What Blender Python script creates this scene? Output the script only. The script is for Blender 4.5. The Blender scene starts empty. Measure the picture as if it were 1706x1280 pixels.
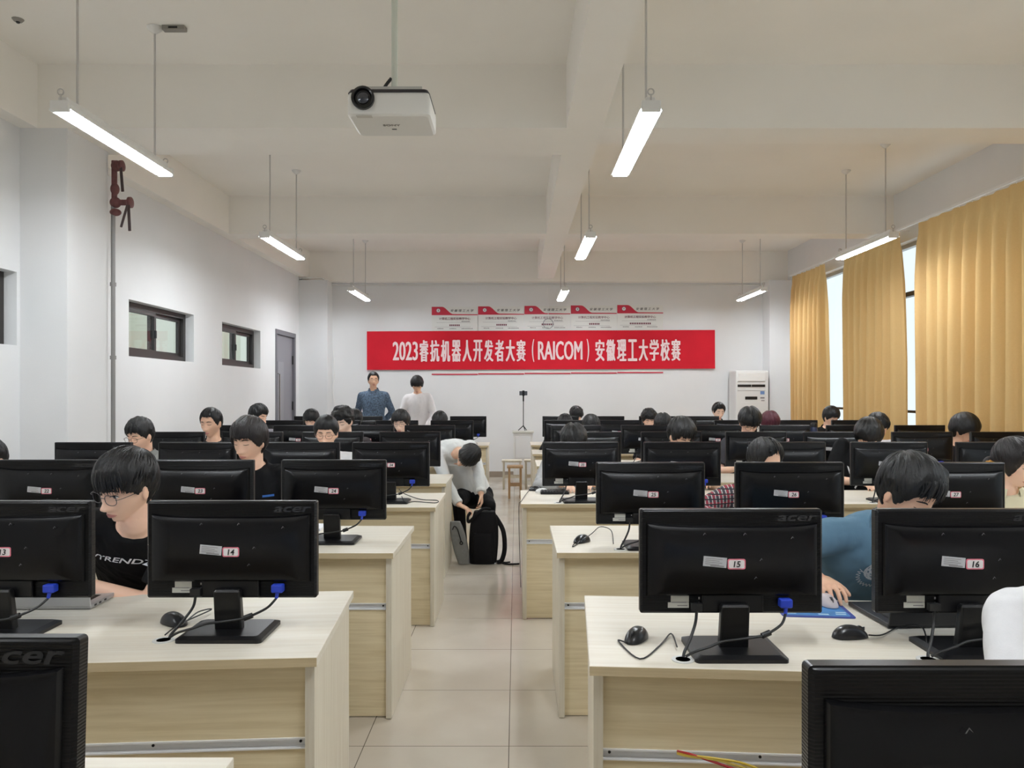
import bpy, math, random
import numpy as np
from mathutils import Vector, Matrix
from mathutils.bvhtree import BVHTree

# ---------------------------------------------------------------- camera, world, exposure
SC = bpy.context.scene
COL = SC.collection
F_PX, VPX, VPY, CAM_Z = 1282.0, 860.0, 655.0, 1.46
cam_data = bpy.data.cameras.new('camera')
cam = bpy.data.objects.new('camera', cam_data)
COL.objects.link(cam)
cam.location = (0, 0, CAM_Z)
cam.rotation_euler = (math.pi / 2, 0, 0)
cam_data.sensor_width = 36.0
cam_data.lens = F_PX / 1706.0 * 36.0
cam_data.shift_x = -(VPX - 853.0) / 1706.0
cam_data.shift_y = (VPY - 640.0) / 1706.0
cam_data.clip_start = 0.05
SC.camera = cam
SC.view_settings.view_transform = 'Standard'
SC.view_settings.look = 'None'
SC.view_settings.gamma = 1.0
SC.view_settings.use_curve_mapping = False
SC.view_settings.exposure = 0.04
LAMP_POWER = 104.0
world = bpy.data.worlds.new('overcast_sky')
SC.world = world
world.use_nodes = True
bg = world.node_tree.nodes['Background']
bg.inputs['Color'].default_value = (0.86, 0.93, 1.0, 1)
bg.inputs['Strength'].default_value = 1.25
SC.cycles.max_bounces = 10
SC.cycles.diffuse_bounces = 6
SC.cycles.glossy_bounces = 4
SC.cycles.transmission_bounces = 6
SC.cycles.transparent_max_bounces = 8
SC.cycles.sample_clamp_indirect = 6.0
SC.cycles.use_denoising = True


def X(px, d):
    return (px - VPX) / F_PX * d


def Zc(py, d):
    return CAM_Z - (py - VPY) / F_PX * d


# ---------------------------------------------------------------- materials
def lin(c):
    return tuple((v / 255.0 / 12.92) if v / 255.0 <= 0.04045 else ((v / 255.0 + 0.055) / 1.055) ** 2.4 for v in c)


MATS = {}


def mat(name, rgb=(200, 200, 200), rough=0.6, metal=0.0, spec=0.5, noise=0.0, nscale=8.0, bump=0.0, bscale=40.0,
        emit=None, estr=0.0, trans=0.0, subsurf=0.0, coat=0.0):
    """a Principled material with a little procedural colour and surface variation"""
    if name in MATS:
        return MATS[name]
    m = bpy.data.materials.new(name)
    m.use_nodes = True
    nt = m.node_tree
    b = nt.nodes['Principled BSDF']
    c = lin(rgb)
    b.inputs['Base Color'].default_value = (*c, 1)
    b.inputs['Roughness'].default_value = rough
    b.inputs['Metallic'].default_value = metal
    b.inputs['Specular IOR Level'].default_value = spec
    b.inputs['Coat Weight'].default_value = coat
    if trans:
        b.inputs['Transmission Weight'].default_value = trans
    if subsurf:
        b.inputs['Subsurface Weight'].default_value = subsurf
        b.inputs['Subsurface Radius'].default_value = (0.012, 0.005, 0.003)
    if emit:
        b.inputs['Emission Color'].default_value = (*lin(emit), 1)
        b.inputs['Emission Strength'].default_value = estr
    if noise or bump:
        tc = nt.nodes.new('ShaderNodeTexCoord')
        if noise:
            n = nt.nodes.new('ShaderNodeTexNoise')
            n.inputs['Scale'].default_value = nscale
            n.inputs['Detail'].default_value = 4
            nt.links.new(tc.outputs['Object'], n.inputs['Vector'])
            r = nt.nodes.new('ShaderNodeValToRGB')
            r.color_ramp.elements[0].position = 0.3
            r.color_ramp.elements[1].position = 0.7
            r.color_ramp.elements[0].color = (*[max(0, v * (1 - noise)) for v in c], 1)
            r.color_ramp.elements[1].color = (*[min(1, v * (1 + noise)) for v in c], 1)
            nt.links.new(n.outputs['Fac'], r.inputs['Fac'])
            nt.links.new(r.outputs['Color'], b.inputs['Base Color'])
        if bump:
            n2 = nt.nodes.new('ShaderNodeTexNoise')
            n2.inputs['Scale'].default_value = bscale
            n2.inputs['Detail'].default_value = 3
            nt.links.new(tc.outputs['Object'], n2.inputs['Vector'])
            bp = nt.nodes.new('ShaderNodeBump')
            bp.inputs['Strength'].default_value = bump
            bp.inputs['Distance'].default_value = 0.01
            nt.links.new(n2.outputs['Fac'], bp.inputs['Height'])
            nt.links.new(bp.outputs['Normal'], b.inputs['Normal'])
    MATS[name] = m
    return m


def wood(name, rgb_a, rgb_b, axis):
    """pale laminate whose fine grain runs along one axis of the object"""
    m = mat(name, rgb_a, rough=0.42, spec=0.4)
    nt = m.node_tree
    b = nt.nodes['Principled BSDF']
    tc = nt.nodes.new('ShaderNodeTexCoord')
    mp = nt.nodes.new('ShaderNodeMapping')
    sc = [38.0, 38.0, 38.0]
    sc[axis] = 1.6
    mp.inputs['Scale'].default_value = sc
    n = nt.nodes.new('ShaderNodeTexNoise')
    n.inputs['Scale'].default_value = 1.6
    n.inputs['Detail'].default_value = 6
    n.inputs['Roughness'].default_value = 0.6
    n.inputs['Distortion'].default_value = 0.4
    r = nt.nodes.new('ShaderNodeValToRGB')
    r.color_ramp.elements[0].position = 0.33
    r.color_ramp.elements[1].position = 0.66
    r.color_ramp.elements[0].color = (*lin(rgb_b), 1)
    r.color_ramp.elements[1].color = (*lin(rgb_a), 1)
    nt.links.new(tc.outputs['Object'], mp.inputs['Vector'])
    nt.links.new(mp.outputs['Vector'], n.inputs['Vector'])
    nt.links.new(n.outputs['Fac'], r.inputs['Fac'])
    nt.links.new(r.outputs['Color'], b.inputs['Base Color'])
    return m


# ---------------------------------------------------------------- mesh building
class MB:
    """collects shapes and links them as ONE mesh object"""

    def __init__(self):
        self.v, self.f = [], []

    def add(self, verts, faces):
        o = len(self.v)
        self.v += [tuple(p) for p in verts]
        self.f += [tuple(i + o for i in f) for f in faces]
        return self

    def box(self, x0, x1, y0, y1, z0, z1, M=None):
        v = [Vector(p) for p in ((x0, y0, z0), (x1, y0, z0), (x1, y1, z0), (x0, y1, z0),
                                 (x0, y0, z1), (x1, y0, z1), (x1, y1, z1), (x0, y1, z1))]
        if M is not None:
            v = [M @ p for p in v]
        return self.add(v, [(0, 3, 2, 1), (4, 5, 6, 7), (0, 1, 5, 4), (1, 2, 6, 5), (2, 3, 7, 6), (3, 0, 4, 7)])

    def rings(self, rings, cap=True, closed=True):
        """loft through rings of equal length"""
        n = len(rings[0])
        v, f = [], []
        for r in rings:
            v += [tuple(p) for p in r]
        for i in range(len(rings) - 1):
            for j in range(n if closed else n - 1):
                k = (j + 1) % n
                f.append((i * n + j, i * n + k, (i + 1) * n + k, (i + 1) * n + j))
        if cap:
            f.append(tuple(reversed(range(n))))
            f.append(tuple((len(rings) - 1) * n + j for j in range(n)))
        return self.add(v, f)

    def cyl(self, a, b, ra, rb=None, n=16, cap=True):
        rb = ra if rb is None else rb
        a, b = Vector(a), Vector(b)
        d = (b - a).normalized()
        u = d.orthogonal().normalized()
        w = d.cross(u)
        ring = lambda c, r: [c + (u * math.cos(2 * math.pi * i / n) + w * math.sin(2 * math.pi * i / n)) * r for i in range(n)]
        return self.rings([ring(a, ra), ring(b, rb)], cap)

    def tube(self, pts, r, n=8, closed=False):
        pts = [Vector(p) for p in pts]
        rings = []
        u = None
        N = len(pts)
        for i, p in enumerate(pts):
            if closed:
                d = pts[(i + 1) % N] - pts[i - 1]
            else:
                d = pts[min(i + 1, N - 1)] - pts[max(i - 1, 0)]
            d = d.normalized() if d.length > 1e-9 else Vector((0, 0, 1))
            if u is None:
                u = d.orthogonal().normalized()
            else:
                u = u - d * u.dot(d)
                u = u.normalized() if u.length > 1e-6 else d.orthogonal().normalized()
            w = d.cross(u)
            rr = r[i] if isinstance(r, (list, tuple)) else r
            rings.append([p + (u * math.cos(2 * math.pi * k / n) + w * math.sin(2 * math.pi * k / n)) * rr for k in range(n)])
        if closed:
            rings.append(rings[0])
        return self.rings(rings, cap=not closed)

    def lathe(self, prof, c=(0, 0, 0), n=24, axis='Z', cap=True):
        c = Vector(c)
        rings = []
        for r, h in prof:
            ring = []
            for i in range(n):
                a = 2 * math.pi * i / n
                x, y = math.cos(a) * r, math.sin(a) * r
                p = {'Z': (x, y, h), 'Y': (x, h, y), 'X': (h, x, y)}[axis]
                ring.append(c + Vector(p))
            rings.append(ring)
        return self.rings(rings, cap)

    def ell(self, c, r, n=16, m=10, M=None):
        rings = []
        for i in range(m + 1):
            ph = -math.pi / 2 + math.pi * i / m
            ph = max(-math.pi / 2 + 0.02, min(math.pi / 2 - 0.02, ph))
            ring = []
            for j in range(n):
                a = 2 * math.pi * j / n
                p = Vector((math.cos(ph) * math.cos(a) * r[0], math.cos(ph) * math.sin(a) * r[1], math.sin(ph) * r[2]))
                if M is not None:
                    p = M @ p
                ring.append(Vector(c) + p)
            rings.append(ring)
        return self.rings(rings)

    def capsule(self, a, b, ra, rb, n=14):
        a, b = Vector(a), Vector(b)
        d = b - a
        d = d.normalized() if d.length > 1e-6 else Vector((0, 0, 1))
        u = d.orthogonal().normalized()
        w = d.cross(u)
        rings = []
        for c, r, angs in ((a, ra, (-85, -60, -30, 0)), (b, rb, (0, 30, 60, 85))):
            for t in angs:
                t = math.radians(t)
                rings.append([c + d * (r * math.sin(t)) + (u * math.cos(2 * math.pi * i / n) + w * math.sin(2 * math.pi * i / n)) * (r * math.cos(t)) for i in range(n)])
        return self.rings(rings)

    def prism(self, outline, z0, z1, plane='XZ', M=None):
        """extrude a 2-D outline; plane XZ extrudes along Y"""
        a, b = [], []
        for p, q in outline:
            if plane == 'XZ':
                a.append(Vector((p, z0, q)))
                b.append(Vector((p, z1, q)))
            elif plane == 'XY':
                a.append(Vector((p, q, z0)))
                b.append(Vector((p, q, z1)))
            else:
                a.append(Vector((z0, p, q)))
                b.append(Vector((z1, p, q)))
        if M is not None:
            a = [M @ p for p in a]
            b = [M @ p for p in b]
        return self.rings([a, b])

    def mesh(self, name):
        me = bpy.data.meshes.new(name)
        me.from_pydata(self.v, [], self.f)
        me.validate()
        return me

    def build(self, name, material, parent=None, smooth=False, bevel=0.0, angle=40, fix=True):
        me = self.mesh(name)
        if fix:
            import bmesh
            bm = bmesh.new()
            bm.from_mesh(me)
            bmesh.ops.recalc_face_normals(bm, faces=bm.faces)
            bm.to_mesh(me)
            bm.free()
        me.materials.append(material)
        if smooth:
            me.shade_smooth()
            if angle < 180:
                me.set_sharp_from_angle(angle=math.radians(angle))
        o = bpy.data.objects.new(name, me)
        COL.objects.link(o)
        if parent is not None:
            o.parent = parent
        if bevel:
            bv = o.modifiers.new('soft_edges', 'BEVEL')
            bv.width = bevel
            bv.segments = 2
            bv.limit_method = 'ANGLE'
            bv.angle_limit = math.radians(40)
        return o


def rrect(w, h, r, n=4, cx=0, cy=0):
    out = []
    for sx, sy, a0 in ((1, 1, 0), (-1, 1, 90), (-1, -1, 180), (1, -1, 270)):
        for i in range(n + 1):
            a = math.radians(a0 + 90 * i / n)
            out.append((cx + sx * (w / 2 - r) + r * math.cos(a), cy + sy * (h / 2 - r) + r * math.sin(a)))
    return out


def bez(p0, p1, p2, p3, n=12):
    p0, p1, p2, p3 = map(Vector, (p0, p1, p2, p3))
    return [p0 * (1 - t) ** 3 + p1 * 3 * t * (1 - t) ** 2 + p2 * 3 * t * t * (1 - t) + p3 * t ** 3 for t in [i / n for i in range(n + 1)]]


def smooth_path(pts, n=6):
    pts = [Vector(p) for p in pts]
    out = []
    for i in range(len(pts) - 1):
        p0, p1, p2, p3 = pts[max(i - 1, 0)], pts[i], pts[i + 1], pts[min(i + 2, len(pts) - 1)]
        for k in range(n):
            t = k / n
            out.append(0.5 * ((2 * p1) + (p2 - p0) * t + (2 * p0 - 5 * p1 + 4 * p2 - p3) * t * t + (3 * p1 - p0 - 3 * p2 + p3) * t ** 3))
    out.append(pts[-1])
    return out


def tag(o, label, cat, group=None, kind=None):
    o['label'] = label
    o['category'] = cat
    if group:
        o['group'] = group
    if kind:
        o['kind'] = kind
    return o


def thing(name, label, cat, loc=(0, 0, 0), rz=0.0, group=None):
    o = bpy.data.objects.new(name, None)
    COL.objects.link(o)
    o.location = loc
    o.rotation_euler = (0, 0, rz)
    return tag(o, label, cat, group)


def copy_tree(o, parent=None):
    c = o.copy()
    COL.objects.link(c)
    if parent is not None:
        c.parent = parent
        c.matrix_parent_inverse = o.matrix_parent_inverse.copy()
    for ch in list(o.children):
        copy_tree(ch, c)
    return c


def struct(o):
    o['kind'] = 'structure'
    return o


TMP_SCENE = bpy.data.scenes.new('workbench')


def text_mesh(s, size, extrude=0.0, offset=0.0, shear=0.0, align='CENTER', xs=1.0, spacing=1.0):
    """lettering as a mesh in the XY plane, centred on its own bounding box"""
    cu = bpy.data.curves.new('lettering', 'FONT')
    cu.body = s
    cu.size = size
    cu.extrude = extrude
    cu.offset = offset
    cu.shear = shear
    cu.space_character = spacing
    cu.resolution_u = 3
    o = bpy.data.objects.new('lettering', cu)
    TMP_SCENE.collection.objects.link(o)
    TMP_SCENE.view_layers[0].update()
    dg = TMP_SCENE.view_layers[0].depsgraph
    me = bpy.data.meshes.new_from_object(o.evaluated_get(dg), depsgraph=dg)
    bpy.data.objects.remove(o)
    bpy.data.curves.remove(cu)
    v = np.zeros(len(me.vertices) * 3)
    me.vertices.foreach_get('co', v)
    v = v.reshape(-1, 3)
    if len(v):
        c = (v.max(0) + v.min(0)) / 2
        v[:, 0] = (v[:, 0] - c[0]) * xs
        v[:, 1] -= c[1]
        me.vertices.foreach_set('co', v.ravel())
    me.materials.clear()
    return me


def mesh_obj(name, me, material, parent=None):
    me.materials.clear()
    me.materials.append(material)
    o = bpy.data.objects.new(name, me)
    COL.objects.link(o)
    if parent is not None:
        o.parent = parent
    return o


def upright_text(name, s, size, loc, material, parent=None, offset=0.0, shear=0.0, xs=1.0, width=None, height=None, rz=0.0, tilt=0.0, extrude=0.0006):
    """lettering standing in the XZ plane, read from -Y"""
    me = text_mesh(s, size, extrude, offset, shear, xs=xs)
    v = np.zeros(len(me.vertices) * 3)
    me.vertices.foreach_get('co', v)
    v = v.reshape(-1, 3)
    if len(v):
        if width:
            v[:, 0] *= width / max(1e-6, v[:, 0].max() - v[:, 0].min())
        if height:
            v[:, 1] *= height / max(1e-6, v[:, 1].max() - v[:, 1].min())
        me.vertices.foreach_set('co', v.ravel())
    M = Matrix.Rotation(rz, 4, 'Z') @ Matrix.Rotation(tilt, 4, 'Y') @ Matrix.Rotation(math.pi / 2, 4, 'X')
    me.transform(Matrix.Translation(Vector(loc)) @ M)
    return mesh_obj(name, me, material, parent)


# ---------------------------------------------------------------- surfaces of the room
M_WALL = mat('wall_paint', (228, 228, 228), rough=0.75, spec=0.25, noise=0.02, nscale=1.5, bump=0.05, bscale=120)
M_CEIL = mat('ceiling_paint', (246, 242, 235), rough=0.85, spec=0.2, noise=0.02, nscale=1.2)
M_WHITE = mat('white_plastic', (232, 231, 228), rough=0.4)
M_ALU = mat('white_channel', (236, 236, 236), rough=0.3)
M_BLACK = mat('black_plastic', (15, 15, 17), rough=0.36, spec=0.38, bump=0.03, bscale=600)
M_CABLE = mat('black_cable', (24, 24, 25), rough=0.5)
M_FRAME = mat('window_frame_dark', (62, 58, 56), rough=0.4, metal=0.3)
M_SKIRT = mat('skirting_stone', (150, 136, 122), rough=0.3, noise=0.08, nscale=6)
WOOD_H = wood('pale_wood_across', (240, 225, 190), (222, 204, 164), 0)
WOOD_TOP = wood('pale_wood_top', (232, 226, 212), (221, 212, 194), 0)
WOOD_V = wood('pale_wood_upright', (228, 221, 204), (214, 204, 183), 2)
WOOD_EDGE = wood('pale_wood_edge', (212, 194, 158), (194, 175, 138), 0)

XL, XR, YB, YF, ZT = -3.67, 4.65, 13.35, -2.6, 3.89


def floor_material():
    m = mat('glossy_floor_tile', (188, 179, 165), rough=0.16, spec=0.55)
    nt = m.node_tree
    b = nt.nodes['Principled BSDF']
    tc = nt.nodes.new('ShaderNodeTexCoord')
    sep = nt.nodes.new('ShaderNodeSeparateXYZ')
    nt.links.new(tc.outputs['Object'], sep.inputs['Vector'])

    def line(out, shift):
        a = nt.nodes.new('ShaderNodeMath'); a.operation = 'ADD'; a.inputs[1].default_value = shift
        nt.links.new(out, a.inputs[0])
        p = nt.nodes.new('ShaderNodeMath'); p.operation = 'PINGPONG'; p.inputs[1].default_value = 0.3
        nt.links.new(a.outputs[0], p.inputs[0])
        c = nt.nodes.new('ShaderNodeMath'); c.operation = 'LESS_THAN'; c.inputs[1].default_value = 0.0017
        nt.links.new(p.outputs[0], c.inputs[0])
        return c.outputs[0]
    lx = line(sep.outputs['X'], 0.03 + 6.0)
    ly = line(sep.outputs['Y'], -3.18 + 6.0)
    mx = nt.nodes.new('ShaderNodeMath'); mx.operation = 'MAXIMUM'
    nt.links.new(lx, mx.inputs[0]); nt.links.new(ly, mx.inputs[1])
    n = nt.nodes.new('ShaderNodeTexNoise')
    n.inputs['Scale'].default_value = 2.2
    n.inputs['Detail'].default_value = 5
    nt.links.new(tc.outputs['Object'], n.inputs['Vector'])
    r = nt.nodes.new('ShaderNodeValToRGB')
    r.color_ramp.elements[0].position = 0.35
    r.color_ramp.elements[1].position = 0.68
    r.color_ramp.elements[0].color = (*lin((200, 190, 175)), 1)
    r.color_ramp.elements[1].color = (*lin((212, 204, 190)), 1)
    nt.links.new(n.outputs['Fac'], r.inputs['Fac'])
    mix = nt.nodes.new('ShaderNodeMix'); mix.data_type = 'RGBA'
    nt.links.new(mx.outputs[0], mix.inputs['Factor'])
    nt.links.new(r.outputs['Color'], mix.inputs['A'])
    mix.inputs['B'].default_value = (*lin((96, 86, 76)), 1)
    nt.links.new(mix.outputs['Result'], b.inputs['Base Color'])
    rr = nt.nodes.new('ShaderNodeMapRange')
    rr.inputs['To Min'].default_value = 0.12
    rr.inputs['To Max'].default_value = 0.24
    nt.links.new(n.outputs['Fac'], rr.inputs['Value'])
    nt.links.new(rr.outputs['Result'], b.inputs['Roughness'])
    return m


def plane_wall(name, axis, at, thick, u0, u1, w0, w1, openings, material):
    """a wall slab with rectangular openings; axis X: spans Y; axis Y: spans X"""
    us = sorted({u0, u1, *[o[0] for o in openings], *[o[1] for o in openings]})
    ws = sorted({w0, w1, *[o[2] for o in openings], *[o[3] for o in openings]})
    m = MB()
    a, b = sorted((at, at + thick))
    for i in range(len(us) - 1):
        run = None
        for j in range(len(ws) - 1):
            cu, cw = (us[i] + us[i + 1]) / 2, (ws[j] + ws[j + 1]) / 2
            hole = any(o[0] < cu < o[1] and o[2] < cw < o[3] for o in openings)
            if hole:
                continue
            if axis == 'X':
                m.box(a, b, us[i], us[i + 1], ws[j], ws[j + 1])
            else:
                m.box(us[i], us[i + 1], a, b, ws[j], ws[j + 1])
    return struct(m.build(name, material))


struct(MB().box(XL - 0.25, XR + 0.3, YF - 0.2, YB + 0.2, -0.12, 0.0).build('floor', floor_material()))
struct(MB().box(XL - 0.25, XR + 0.3, YF - 0.2, YB + 0.2, ZT, ZT + 0.15).build('ceiling', M_CEIL))
OPEN_L = [(4.2, 5.655, 1.81, 2.35), (7.29, 8.76, 1.81, 2.35), (9.60, 11.04, 1.81, 2.35), (11.72, 12.78, 0.0, 2.44)]
OPEN_R = [(8.88, 12.2, 0.95, 3.27), (5.0, 8.60, 0.95, 3.27), (0.6, 4.6, 0.95, 3.27)]
plane_wall('wall_left', 'X', XL, -0.2, YF, YB, 0, ZT, OPEN_L, M_WALL)
plane_wall('wall_right', 'X', XR, 0.24, YF, YB, 0, ZT, OPEN_R, M_WALL)
struct(MB().box(XL - 0.2, XR + 0.24, YB, YB + 0.2, 0, ZT).build('wall_back', M_WALL))
struct(MB().box(XL - 0.2, XR + 0.24, YF - 0.2, YF, 0, ZT).build('wall_front', M_WALL))
ZB = 3.42
tr = 0


def trim(x0, x1, y0, y1, z0, z1, m=M_CEIL):
    global tr
    tr += 1
    return struct(MB().box(x0, x1, y0, y1, z0, z1).build('trim_%d' % tr, m))


trim(XL, 0.37, 5.69, 6.33, ZB, ZT)                # first cross beam
trim(0.64, XR, 5.69, 6.05, ZB, ZT)
trim(XL, 0.37, 9.48, 9.78, ZB, ZT)                # second cross beam
trim(0.64, XR, 9.48, 9.78, ZB, ZT)
trim(XL, XR, 13.18, YB, 3.37, ZT)                 # beam along the back wall
trim(0.37, 0.64, YF, 13.18, ZB, ZT)               # long beam down the room
trim(XL, -3.54, YF, 5.69, ZB, ZT)                 # beams along the left wall
trim(XL, -3.54, 6.33, 9.48, ZB, ZT)
trim(XL, -3.54, 9.78, 13.18, ZB, ZT)
trim(XL, -3.32, 5.69, 6.26, 0, ZB, M_WALL)        # pilasters
trim(XL, -3.19, 13.0, YB, 0, ZT - 0.52, M_WALL)
trim(4.28, XR, 13.0, YB, 0, ZT - 0.52, M_WALL)
struct(MB().box(-3.19, 4.28, YB - 0.015, YB, 0, 0.10).build('baseboard_back', M_SKIRT))
struct(MB().box(XL, XL + 0.015, 6.26, 11.68, 0, 0.10).build('baseboard_left', M_SKIRT))
struct(MB().box(XR - 0.015, XR, YF, 13.0, 0, 0.10).build('baseboard_right', M_SKIRT))
# corridor outside the left wall and the ground outside
M_COR = mat('corridor_paint', (226, 226, 212), rough=0.8)
co = MB().box(-9.3, -9.1, 2, 26, -0.1, 3.6)
for y in (6.2, 13.4, 15.6, 18.2, 21.0, 24.0):
    co.box(-9.1, -8.6, y, y + 0.35, 0, 3.6)
struct(co.build('wall_corridor', M_COR))
struct(MB().box(-9.1, XL - 0.25, 2, 26, -0.1, 0.0).build('floor_corridor', mat('corridor_floor', (170, 165, 155), rough=0.5)))

# ---------------------------------------------------------------- windows and door
M_GLASS = bpy.data.materials.new('window_glass')
M_GLASS.use_nodes = True
_nt = M_GLASS.node_tree
_nt.nodes.clear()
_o = _nt.nodes.new('ShaderNodeOutputMaterial')
_mx = _nt.nodes.new('ShaderNodeMixShader')
_tr = _nt.nodes.new('ShaderNodeBsdfTransparent')
_gl = _nt.nodes.new('ShaderNodeBsdfGlossy')
_tr.inputs['Color'].default_value = (0.95, 0.98, 0.97, 1)
_gl.inputs['Roughness'].default_value = 0.02
_mx.inputs['Fac'].default_value = 0.07
_nt.links.new(_tr.outputs[0], _mx.inputs[1])
_nt.links.new(_gl.outputs[0], _mx.inputs[2])
_nt.links.new(_mx.outputs[0], _o.inputs['Surface'])


def window_left(k, y0, y1, z0, z1):
    x0, x1 = XL - 0.165, XL - 0.095
    m = MB()
    t = 0.055
    m.box(x0, x1, y0, y1, z1 - t, z1).box(x0, x1, y0, y1, z0, z0 + t).box(x0, x1, y0, y0 + t, z0 + t, z1 - t).box(x0, x1, y1 - t, y1, z0 + t, z1 - t)
    w = struct(m.build('window_%d' % k, M_FRAME))
    ym = (y0 + y1) / 2
    for a, b, xo in ((y0 + t, ym + 0.03, 0.036), (ym - 0.03, y1 - t, 0.0)):
        s = MB()
        q = 0.04
        xa, xb = x0 + xo, x0 + xo + 0.03
        s.box(xa, xb, a, b, z1 - t - q, z1 - t).box(xa, xb, a, b, z0 + t, z0 + t + q).box(xa, xb, a, a + q, z0 + t + q, z1 - t - q).box(xa, xb, b - q, b, z0 + t + q, z1 - t - q)
        so = s.build('sash', M_FRAME, w)
        MB().box(xa + 0.012, xa + 0.018, a + q, b - q, z0 + t + q, z1 - t - q).build('pane', M_GLASS, so)
    MB().box(x1 - 0.005, x1 + 0.012, ym - 0.012, ym + 0.012, (z0 + z1) / 2 - 0.05, (z0 + z1) / 2 + 0.03).build('latch', M_BLACK, w)
    return w


for k, o in enumerate(OPEN_L[:3]):
    window_left(k + 1, *o)


def window_right(k, y0, y1, z0, z1, transom, rail):
    x0, x1 = XR + 0.10, XR + 0.17
    m = MB()
    t = 0.05
    n = max(2, round((y1 - y0) / 1.6))
    m.box(x0, x1, y0, y1, z1 - t, z1).box(x0, x1, y0, y1, z0, z0 + t)
    for i in range(n + 1):
        y = y0 + (y1 - y0 - t) * i / n
        m.box(x0, x1, y, y + t, z0 + t, z1 - t)
    w = struct(m.build('window_%d' % k, mat('window_frame_pale', (176, 178, 182), rough=0.4, metal=0.2)))
    MB().box(x0 - 0.005, x1 + 0.005, y0 + t, min(y1 - t, y0 + 1.6), transom, transom + 0.055).build('transom', M_FRAME, w)
    MB().box(x0 - 0.004, x1 + 0.004, y0 + t, y1 - t, rail, rail + 0.03).build('rail', M_FRAME, w)
    MB().box(x0 + 0.03, x0 + 0.036, y0 + t, y1 - t, z0 + t, z1 - t).build('pane', M_GLASS, w)
    MB().box(XR - 0.02, XR + 0.1, y0, y1, z0 - 0.03, z0).build('sill', M_WALL, w)
    return w


for k, o in enumerate(OPEN_R):
    window_right(k + 4, *o, transom=2.63, rail=1.22)

M_DOOR = mat('grey_door_paint', (132, 130, 136), rough=0.45)
M_DOORF = mat('grey_door_frame', (112, 110, 116), rough=0.45)
y0, y1, z1 = 11.72, 12.78, 2.44
dm = MB().box(XL - 0.13, XL + 0.012, y0, y0 + 0.07, 0, z1).box(XL - 0.13, XL + 0.012, y1 - 0.07, y1, 0, z1).box(XL - 0.13, XL + 0.012, y0 + 0.07, y1 - 0.07, z1 - 0.07, z1)
door = struct(dm.build('door_1', M_DOORF))
leaf = MB().box(XL - 0.075, XL - 0.03, y0 + 0.072, y1 - 0.072, 0.005, z1 - 0.072).build('door_leaf', M_DOOR, door)
MB().box(XL - 0.03, XL - 0.022, y0 + 0.20, y0 + 0.50, 0.15, 1.95).build('door_panel', mat('grey_door_panel', (144, 142, 148), rough=0.45), leaf)
MB().tube([(XL - 0.03, y0 + 0.16, 0.95), (XL + 0.02, y0 + 0.16, 0.97), (XL + 0.02, y0 + 0.16, 1.75), (XL - 0.03, y0 + 0.16, 1.77)], 0.011).build('door_handle', mat('steel', (190, 190, 190), rough=0.25, metal=0.9), leaf, smooth=True)
for z in (0.4, 1.25, 2.0):
    MB().cyl((XL - 0.02, y1 - 0.078, z - 0.07), (XL - 0.02, y1 - 0.078, z + 0.07), 0.012).build('hinge', M_BLACK, door, smooth=True)

# ---------------------------------------------------------------- pendant lights
M_TUBE = mat('lamp_tube', (255, 255, 255), rough=0.5, emit=(243, 249, 255), estr=LAMP_POWER)
M_ROD = mat('lamp_rod', (200, 196, 192), rough=0.4)
M_REFL = mat('lamp_reflector', (240, 240, 238), rough=0.35)
LZ = 2.97


def pendant(x, yc, label, near_drop=True):
    t = thing('pendant_light', label, 'ceiling light', (x, yc, LZ), 0, 'twin tube lights hanging from the ceiling')
    L = 0.61
    out = [(-0.062, -0.018), (-0.034, 0.024), (0.034, 0.024), (0.062, -0.018), (0.058, -0.020), (0.030, 0.017), (-0.030, 0.017), (-0.058, -0.020)]
    MB().prism(out, -L, L).build('reflector', M_REFL, t)
    MB().box(-0.026, 0.026, -L + 0.02, L - 0.02, 0.024, 0.058).build('housing', M_WHITE, t, bevel=0.006)
    for s in (-1, 1):
        MB().cyl((s * 0.028, -L + 0.02, -0.014), (s * 0.028, L - 0.02, -0.014), 0.0150, n=12).build('tube', M_TUBE, t, smooth=True)
        MB().box(-0.050, 0.050, s * L - 0.012, s * L + 0.012, -0.030, 0.030).build('end_cap', M_WHITE, t, bevel=0.005)
        lug = MB().tube([(0.016 * math.cos(a), s * L - s * 0.005, 0.078 + 0.016 * math.sin(a)) for a in [2 * math.pi * k / 14 for k in range(14)]], 0.004, 6, closed=True)
        lug.box(-0.004, 0.004, s * L - s * 0.005 - 0.004, s * L - s * 0.005 + 0.004, 0.028, 0.066)
        lug.build('hanging_eye', M_ROD, t, smooth=True)
        MB().cyl((0, s * 0.45, 0.058), (0, s * 0.45, ZT - LZ - 0.004), 0.0065, n=10).build('rod', M_ROD, t, smooth=True)
        MB().lathe([(0.010, -0.045), (0.016, -0.04), (0.048, -0.012), (0.050, -0.001)], (0, s * 0.45, ZT - LZ), 20).build('canopy', M_WHITE, t, smooth=True)
    return t


LXS = (('left', -2.40), ('middle', 0.71), ('right', 3.60))
LYS = (('nearest', 1.20), ('second nearest', 4.66), ('third', 7.95), ('farthest', 11.80))
for cn, lx in LXS:
    for rn, ly in LYS:
        pendant(lx, ly, 'white hanging tube light in the %s line, %s from the camera' % (cn, rn))

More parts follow.
